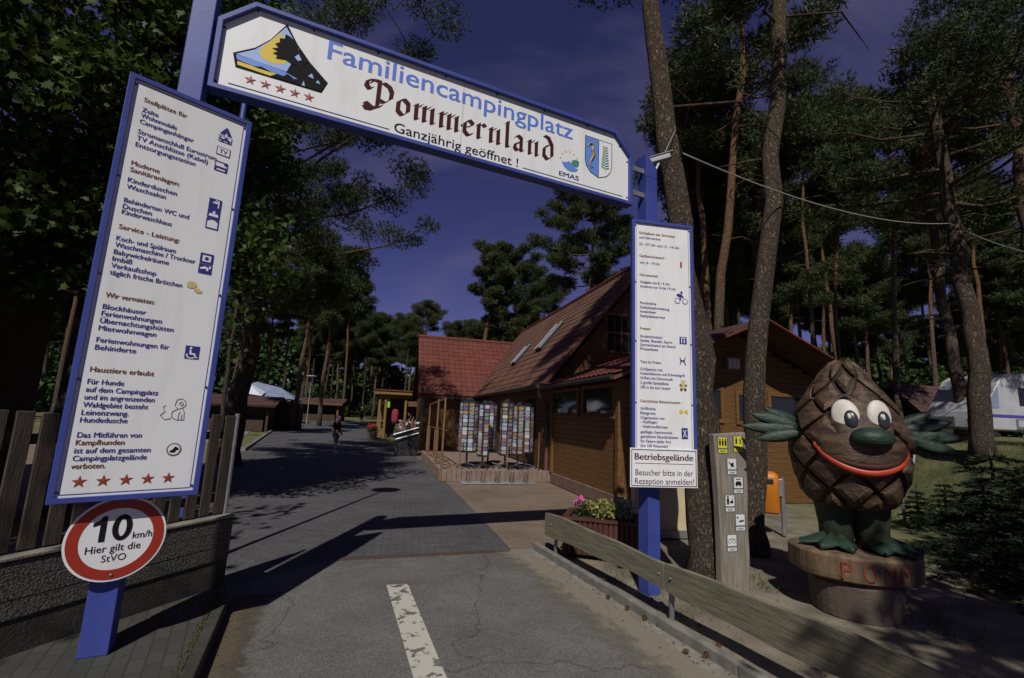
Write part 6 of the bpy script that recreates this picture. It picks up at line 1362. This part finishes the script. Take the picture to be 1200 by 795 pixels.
for (px, py) in ((713, 703), (721, 700), (756, 728), (788, 742), (803, 768), (772, 735), (842, 760), (735, 716), (828, 772), (690, 683), (764, 707), (820, 738)):
    p = gnd(px, py); o = bpy.data.objects.new('pine_cone', cme_); COL.objects.link(o); o.location = (p.x, p.y, .03); o.rotation_euler = (1.5, px, py); tag(o, 'small brown pine cone lying on the ground beside the right kerb', 'pine cone', 'fallen cones by the kerb')
# leaf litter along the kerbs
def litter(name, fn, n, seed):
    rng = np.random.default_rng(seed); P = np.array([fn(rng) for _ in range(n)]); A = unit(rng.normal(size=(n, 3)) * np.array([1, 1, .25])); B = unit(np.cross(A, np.array([0, 0, 1.]) + rng.normal(size=(n, 3)) * .2)); sz = rng.uniform(.006, .022, (n, 1))
    o = bpy.data.objects.new(name, np_mesh(name, np.stack([P, P + A * sz + B * sz * .4, P + A * sz * 2, P + A * sz - B * sz * .4], 1).reshape(-1, 3), 4, mat(name, (.10, .065, .03), (.20, .15, .08), 50, .9))); COL.objects.link(o); o['kind'] = 'stuff'
litter('leaf_litter', lambda r: (lambda t, w: (.50 + 1.36 * t + .1 * w, 7.1 - 3.3 * t + .05 * w, .012))(r.random(), r.normal() * 1.4 + .6), 520, 8)
litter('gutter_litter', lambda r: (lambda t, w: (-2.60 + .62 * t + abs(w) * .06 + .06, 4.75 - 1.5 * t, .008))(r.random(), r.normal()), 420, 9)
litter('ground_litter', lambda r: (r.uniform(1.8, 6.5), r.uniform(3.0, 8.5), .006), 900, 10)

# ------------------------------------------------------------------ people
def skin_mesh(name, J, E_, m, par, sc, sub=1):
    """one continuous surface grown round a chain of joints: J name -> (x, y, z, r)"""
    ks = list(J); me = bpy.data.meshes.new(name); me.from_pydata([tuple(c * sc for c in J[k][:3]) for k in ks], [(ks.index(a), ks.index(b)) for a, b in E_], []); me.update()
    o = bpy.data.objects.new(name, me); COL.objects.link(o); md = o.modifiers.new('skin', 'SKIN')
    if not me.skin_vertices: return o
    for i, k in enumerate(ks): me.skin_vertices[0].data[i].radius = (J[k][3] * sc,) * 2; me.skin_vertices[0].data[i].use_root = (i == 0)
    sm = o.modifiers.new('smooth', 'SUBSURF'); sm.levels = sm.render_levels = sub
    me.materials.append(m); md.use_smooth_shade = True; o.parent = par; return o
def person(label, loc, rz, H, top, bottom, stride=.05, cap=None, longs=False, lean=0.0, arms=0.0, seat=False):
    t = thing('person', label, 'person', loc, rz); st_ = stride
    J = {'pel': (0, 0, .52, .072), 'spi': (0, -lean * .3, .62, .066), 'che': (0, -lean * .8, .74, .080), 'nec': (0, -lean - .005, .835, .030), 'hea': (0, -lean - .018, .885, .050), 'cro': (0, -lean - .015, .95, .048), 'top': (0, -lean - .010, .985, .025)}
    E_ = [('pel', 'spi'), ('spi', 'che'), ('che', 'nec'), ('nec', 'hea'), ('hea', 'cro'), ('cro', 'top')]
    for s_, sg in (('l', -1), ('r', 1)):
        d = sg * st_
        J.update({s_ + 'sh': (sg * .105, -lean * .9, .795, .040), s_ + 'el': (sg * .140, .01 - lean - d * .3 - arms * .10, .635, .027), s_ + 'wr': (sg * .135, -.035 - lean - d * .8 - arms * .22, .50 + arms * .12, .019), s_ + 'ha': (sg * .130, -.05 - lean - d * .9 - arms * .26, .455 + arms * .14, .021),
                  s_ + 'hi': (sg * .050, 0, .485, .056), s_ + 'kn': (sg * .056, d * .55 - .012 - (.10 if seat and sg > 0 else 0), .275 + (.06 if seat and sg > 0 else 0), .037), s_ + 'an': (sg * .058, d + (.0 if sg * st_ < 0 else .01), .042 + (.05 if seat and sg > 0 else 0), .023), s_ + 'to': (sg * .066, d - .085, .018 + (.05 if seat and sg > 0 else 0), .020)})
        E_ += [('che', s_ + 'sh'), (s_ + 'sh', s_ + 'el'), (s_ + 'el', s_ + 'wr'), (s_ + 'wr', s_ + 'ha'), ('pel', s_ + 'hi'), (s_ + 'hi', s_ + 'kn'), (s_ + 'kn', s_ + 'an'), (s_ + 'an', s_ + 'to')]
    skin_mesh('body', J, E_, K['skin'], t, H)
    f = lambda ks, k_, cut=None: {k: (*J[k][:3], J[k][3] * k_ + .006) for k in ks}
    def mid(a, b, u_): return tuple(J[a][i] + (J[b][i] - J[a][i]) * u_ for i in range(3))
    C = f(['pel', 'spi', 'che', 'lsh', 'rsh'], 1.10); 
    for s_ in 'lr': C[s_ + 'ar'] = (*mid(s_ + 'sh', s_ + 'el', .85), .040)
    C['pel'] = (0, 0, .505, .078)
    skin_mesh('shirt', C, [('pel', 'spi'), ('spi', 'che'), ('che', 'lsh'), ('che', 'rsh'), ('lsh', 'lar'), ('rsh', 'rar')], top, t, H)
    C = {'pel': (0, 0, .515, .082)}; ed = []
    for s_ in 'lr':
        C[s_ + 'hi'] = (*J[s_ + 'hi'][:3], .066); C[s_ + 'kn'] = (*(J[s_ + 'kn'][:3] if longs else mid(s_ + 'hi', s_ + 'kn', .92)), .052); ed += [('pel', s_ + 'hi'), (s_ + 'hi', s_ + 'kn')]
        if longs: C[s_ + 'an'] = (*mid(s_ + 'kn', s_ + 'an', .9), .036); ed.append((s_ + 'kn', s_ + 'an'))
    skin_mesh('trousers' if longs else 'shorts', C, ed, bottom, t, H)
    for s_ in 'lr':
        a = J[s_ + 'an']; o_ = J[s_ + 'to']; mb = MB(); mb.ell(((a[0] + o_[0]) / 2 * H, (a[1] * .45 + o_[1] * .55) * H, (o_[2] + .005) * H), (.032 * H, .075 * H, .024 * H), 12, 8); mb.build('shoe', K['palecloth'], t, smooth=True)
    hz_ = J['cro']; mb = MB(); mb.ell((0, (hz_[1] + .008) * H, (hz_[2] + .004) * H), (.056 * H, .062 * H, .050 * H), 14, 10)
    if cap: mb.ell((0, (hz_[1] - .065) * H, (hz_[2] + .005) * H), (.045 * H, .045 * H, .008 * H), 12, 6)
    mb.build('cap' if cap else 'hair', cap or K['darkwood'], t, smooth=True)
    mb = MB(); mb.ell((0, (J['hea'][1] - .055) * H, (J['hea'][2] + .018) * H), (.009 * H, .013 * H, .014 * H), 8, 6); mb.build('nose', K['skin'], t, smooth=True)
    return t
pp = gnd(392, 530.5); person('man in black shirt, grey shorts and pale cap standing on the shaded road', pp, radians(75), 1.64, K['blackcloth'], K['greycloth'], .05, K['palecloth'])
# cyclist far down the road
cy = V(-17.8, 58, far(58) + .02); ca = radians(28)
pc_ = person('distant cyclist in dark clothes and white helmet riding down the road', cy + V(0, 0, .12), ca + pi, 1.62, K['blackcloth'], K['blackcloth'], .05, K['palecloth'], True, .06, .9, True)
bz = thing('bicycle', 'dark bicycle ridden by the distant cyclist in the white helmet', 'bicycle', cy, ca + pi)
for y in (-.52, .52):
    mb = MB(); mb.tube([(0, y + .33 * cos(2 * pi * i / 20), .345 + .33 * sin(2 * pi * i / 20)) for i in range(21)], .02, 6, cap=False); mb.build('wheel', K['blacktrim'], bz)
mb = MB()
for a, b in (((0, .52, .345), (0, .05, .30)), ((0, .05, .30), (0, .18, .85)), ((0, .05, .30), (0, -.38, .78)), ((0, .16, .75), (0, -.40, .80)), ((0, -.38, .82), (0, -.52, .345)), ((0, .52, .345), (0, .16, .75)), ((0, -.38, .80), (0, -.36, 1.0)), ((-.26, -.34, 1.0), (.26, -.34, 1.0))): mb.tube([a, b], .018, 6)
mb.build('frame', K['blacktrim'], bz); mb = MB(); mb.ell((0, .2, .88), (.09, .13, .04), 10, 6); mb.build('saddle', K['blacktrim'], bz)

# ------------------------------------------------------------------ far kiosks, marquee and small things along the road
def roofed_stall(name, label, loc, rz, w, d, h, roofm, wallm, rise=.7, openf=True, cat='kiosk'):
    t = thing(name, label, cat, loc, rz)
    for sx in (-1, 1):
        for sy in (-1, 1): mb = MB(); mb.box((sx * (w / 2 - .1), sy * (d / 2 - .1), h / 2), (.15, .15, h)); mb.build('post', wallm, t)
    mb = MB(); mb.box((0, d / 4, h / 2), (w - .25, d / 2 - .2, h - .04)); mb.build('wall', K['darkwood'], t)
    mb = MB(); mb.box((0, -d / 2 + .36, .42), (w - .8, .10, .84)); mb.build('counter', K['darkwood'], t)  # dark wood here carries the shade under the roof as colour
    mb = MB(); mb.prism([(-d / 2 - .5, h - .05), (0, h + rise), (d / 2 + .5, h - .05), (d / 2 + .5, h - .18), (0, h + rise - .15), (-d / 2 - .5, h - .18)], (-w / 2 - .5, 0, 0), (0, 1, 0), (0, 0, 1), w + 1); mb.build('roof', roofm, t)
    mb = MB(); mb.box((0, -d / 2 - .48, h - .10), (w + .98, .04, .16)); mb.build('fascia', wallm, t)
    return t
ll = at(285, 500, 34); roofed_stall('kiosk', 'dark brown roofed kiosk at the left roadside below the white marquee', (ll.x - .8, 34, gz(ll.x, 34)), radians(12), 5.4, 3.0, 1.85, K['rooffar'], K['darkwood'], .6)
ll = at(372, 480, 56); roofed_stall('shelter', 'open shelter with red brown roof and yellow posts among the far left trees', (ll.x, 56, gz(ll.x, 56) - .1), radians(6), 5.6, 3.4, 2.1, K['rooffar'], K['yellowwood'], .6, cat='shelter')
ll = at(347, 495, 38); bx = thing('arched_kiosk', 'dark kiosk end with arched roof beside the brown roofed kiosk', 'kiosk', (ll.x + .1, 36.5, gz(ll.x, 36)), radians(12))
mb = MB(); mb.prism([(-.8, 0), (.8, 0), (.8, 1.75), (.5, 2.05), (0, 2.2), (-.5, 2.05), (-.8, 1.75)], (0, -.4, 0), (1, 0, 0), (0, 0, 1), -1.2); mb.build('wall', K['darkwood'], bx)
mb = MB(); mb.tube([(-.95, -.5, 1.7), (-.55, -.5, 2.12), (0, -.5, 2.28), (.55, -.5, 2.12), (.95, -.5, 1.7)], .07, 6); mb.build('roof_arch', K['yellowwood'], bx)
mt = thing('marquee', 'large white marquee with blue grey roof behind the left kiosk', 'marquee', (-23.9, 46, gz(-23, 46)), radians(14)); mt.scale = (1.0, 1.0, 1.15)
mb = MB(); mb.box((0, 0, 1.0), (6.6, 4.2, 2.0)); mb.build('wall', K['tent'], mt, bevel=.05)
mb = MB(); mb.add([(-3.4, -2.2, 2.0), (3.4, -2.2, 2.0), (3.4, 2.2, 2.0), (-3.4, 2.2, 2.0), (-.6, 0, 3.35), (1.6, 0, 2.95)], [(0, 1, 5, 4), (1, 2, 5), (2, 3, 4, 5), (3, 0, 4), (3, 2, 1, 0)]); mb.build('roof', K['tentblue'], mt)
mb = MB(); mb.add([(-2.6, -2.6, 2.45), (.6, -2.6, 2.15), (.6, -1.4, 2.5), (-2.6, -1.4, 2.5), (-1.0, -2.0, 3.3)], [(0, 1, 4), (1, 2, 4), (2, 3, 4), (3, 0, 4), (3, 2, 1, 0)]); mb.build('peak', K['tent'], mt)
mb = MB(); mb.box((2.2, -2.13, 1.0), (1.2, .05, 1.9)); mb.build('door_flap', K['tentblue'], mt)
for i, (px, Y, s_) in enumerate(((336, 41, .55), (345, 42, .45), (328, 40, .4), (352, 43, .35))):
    x = at(px, 490, Y).x; mb = MB(); rnd = random.Random(i); mb.ell((0, 0, .25), (1.0, .8, .55), 14, 9); mb.v = [(a + rnd.uniform(-.08, .08), b + rnd.uniform(-.08, .08), c + rnd.uniform(-.06, .06)) for a, b, c in mb.v]
    o = mb.build('boulder', K['rock'], smooth=False); o.location = (x, Y, gz(x, Y)); o.scale = (s_,) * 3; tag(o, 'grey boulder lying on the verge before the marquee', 'boulder', 'boulders on the left verge')
# porch kiosk on the right end of the shop
pk = thing('porch_kiosk', 'small yellow timber porch with flat red edged roof at the far end of the shop', 'kiosk', (-7.55, 33.2, far(33)), radians(12))
for (x, y) in ((-1.35, -1.1), (-.95, -1.1), (.35, -1.1), (1.4, -1.1), (-1.35, 1.1), (1.4, 1.1)): mb = MB(); mb.box((x, y, 1.45), (.15, .15, 2.9)); mb.build('post', K['yellowwood'], pk)
mb = MB(); mb.box((0, 0, 3.0), (3.4, 3.0, .22)); mb.box((0, 0, 2.78), (3.0, 2.5, .16)); mb.build('roof', K['yellowwood'], pk)
mb = MB(); mb.box((0, -.02, 3.16), (3.5, 3.1, .08)); mb.build('roof_edge', K['roofred'], pk)
mb = MB(); mb.box((.2, 1.0, 1.4), (2.6, .12, 2.8)); mb.build('back_wall', K['darkwood'], pk)
mb = MB(); mb.box((1.0, -1.12, 2.35), (1.0, .06, .38)); mb.build('name_board', K['trim'], pk)
mb = MB(); mb.box((1.25, -.9, .65), (.5, .5, 1.3)); mb.build('counter', K['yellowwood'], pk)
o = MB(); o.box((0, 0, 0), (.30, .04, .62)); o = o.build('green_sign', K['neon'], bevel=.01); o.location = (-8.15, 32.0, 2.35 + far(32)); o.rotation_euler.z = .2; tag(o, 'bright green sign hanging in the yellow porch', 'sign')
o = MB(); o.lathe([(.12, 0), (.22, .25), (.24, .75), (.16, 1.05), (.05, 1.1)], 12, sy=.6); o = o.build('hanging_jacket', K['redcloth'], smooth=True); o.location = (-7.75, 32.6, .95 + far(32)); tag(o, 'dark red jacket hanging between the posts of the yellow porch', 'jacket')
bl = thing('barrel', 'weathered oak barrel standing in front of the yellow porch', 'barrel', (-6.95, 31.4, far(31.4)))
mb = MB(); mb.lathe([(.40, 0), (.47, .25), (.50, .5), (.47, .78), (.40, 1.02), (.36, 1.0)], 20); mb.build('staves', K['barrel'], bl, smooth=True)
for z_, r_ in ((.12, .435), (.36, .492), (.66, .492), (.92, .435)): mb = MB(); mb.lathe([(r_, z_ - .025), (r_ + .008, z_), (r_, z_ + .025)], 20); mb.build('hoop', K['gutter'], bl)
fpz = V(-8.75, 31.0, far(31)); ft = thing('flower_tub', 'wooden tub of orange red flowers at the roadside before the yellow porch', 'flower tub', fpz)
mb = MB(); mb.lathe([(.26, 0), (.34, .48), (.30, .46)], 14); mb.build('tub', K['barrel'], ft)
mb = MB(); leafball(mb, (0, 0, .62), (.38, .38, .22), 260, .13, 4); mb.build('foliage', K['bush'], ft)
mb = MB(); leafball(mb, (0, 0, .80), (.34, .34, .20), 120, .11, 5); mb.build('blossom', K['redpet'], ft)
ck = thing('card_stand', 'dark stand with bright rails between barrel and terrace railing', 'stand', W0 + HW * -3.9 + HU * 8.6, HA)
mb = MB(); mb.box((0, 0, .55), (1.0, .6, 1.1)); mb.build('frame', K['rackdark'], ck, bevel=.02)
mb = MB(); mb.tube([(-.6, -.4, .9), (.5, -.35, 1.25)], .03, 6); mb.tube([(-.5, -.42, .7), (.5, -.37, 1.0)], .03, 6); mb.build('rail', K['galv'], ck)
mb = MB(); leafball(mb, (0, -.1, 1.4), (.4, .25, .35), 60, .22, 7); mb.build('goods', cmats[4], ck)
vn = thing('white_van', 'white van standing far down the road behind the man', 'van', V(-32.5, 78, far(78)), radians(20))
mb = MB(); mb.prism([(-1.0, .35), (1.0, .35), (1.0, 1.3), (.82, 2.05), (-.82, 2.05), (-1.0, 1.3)], (0, -2.2, 0), (1, 0, 0), (0, 0, 1), -4.6); mb.build('body', K['caravan'], vn, bevel=.06)
mb = MB(); mb.prism([(-.86, 1.32), (.86, 1.32), (.74, 1.9), (-.74, 1.9)], (0, -2.21, 0), (1, 0, 0), (0, 0, 1), .01); mb.build('windscreen', K['glass'], vn)
for sx in (-.85, .85): mb = MB(); mb.x = Matrix.Translation((sx, -1.5, .33)) @ Matrix.Rotation(pi / 2, 4, 'Y'); mb.lathe([(.30, -.1), (.33, 0), (.30, .1)], 14); mb.build('wheel', K['blacktrim'], vn)
for sx in (-.7, .7): mb = MB(); mb.box((sx, -2.21, .85), (.3, .03, .18)); mb.build('headlight', K['steel'], vn)
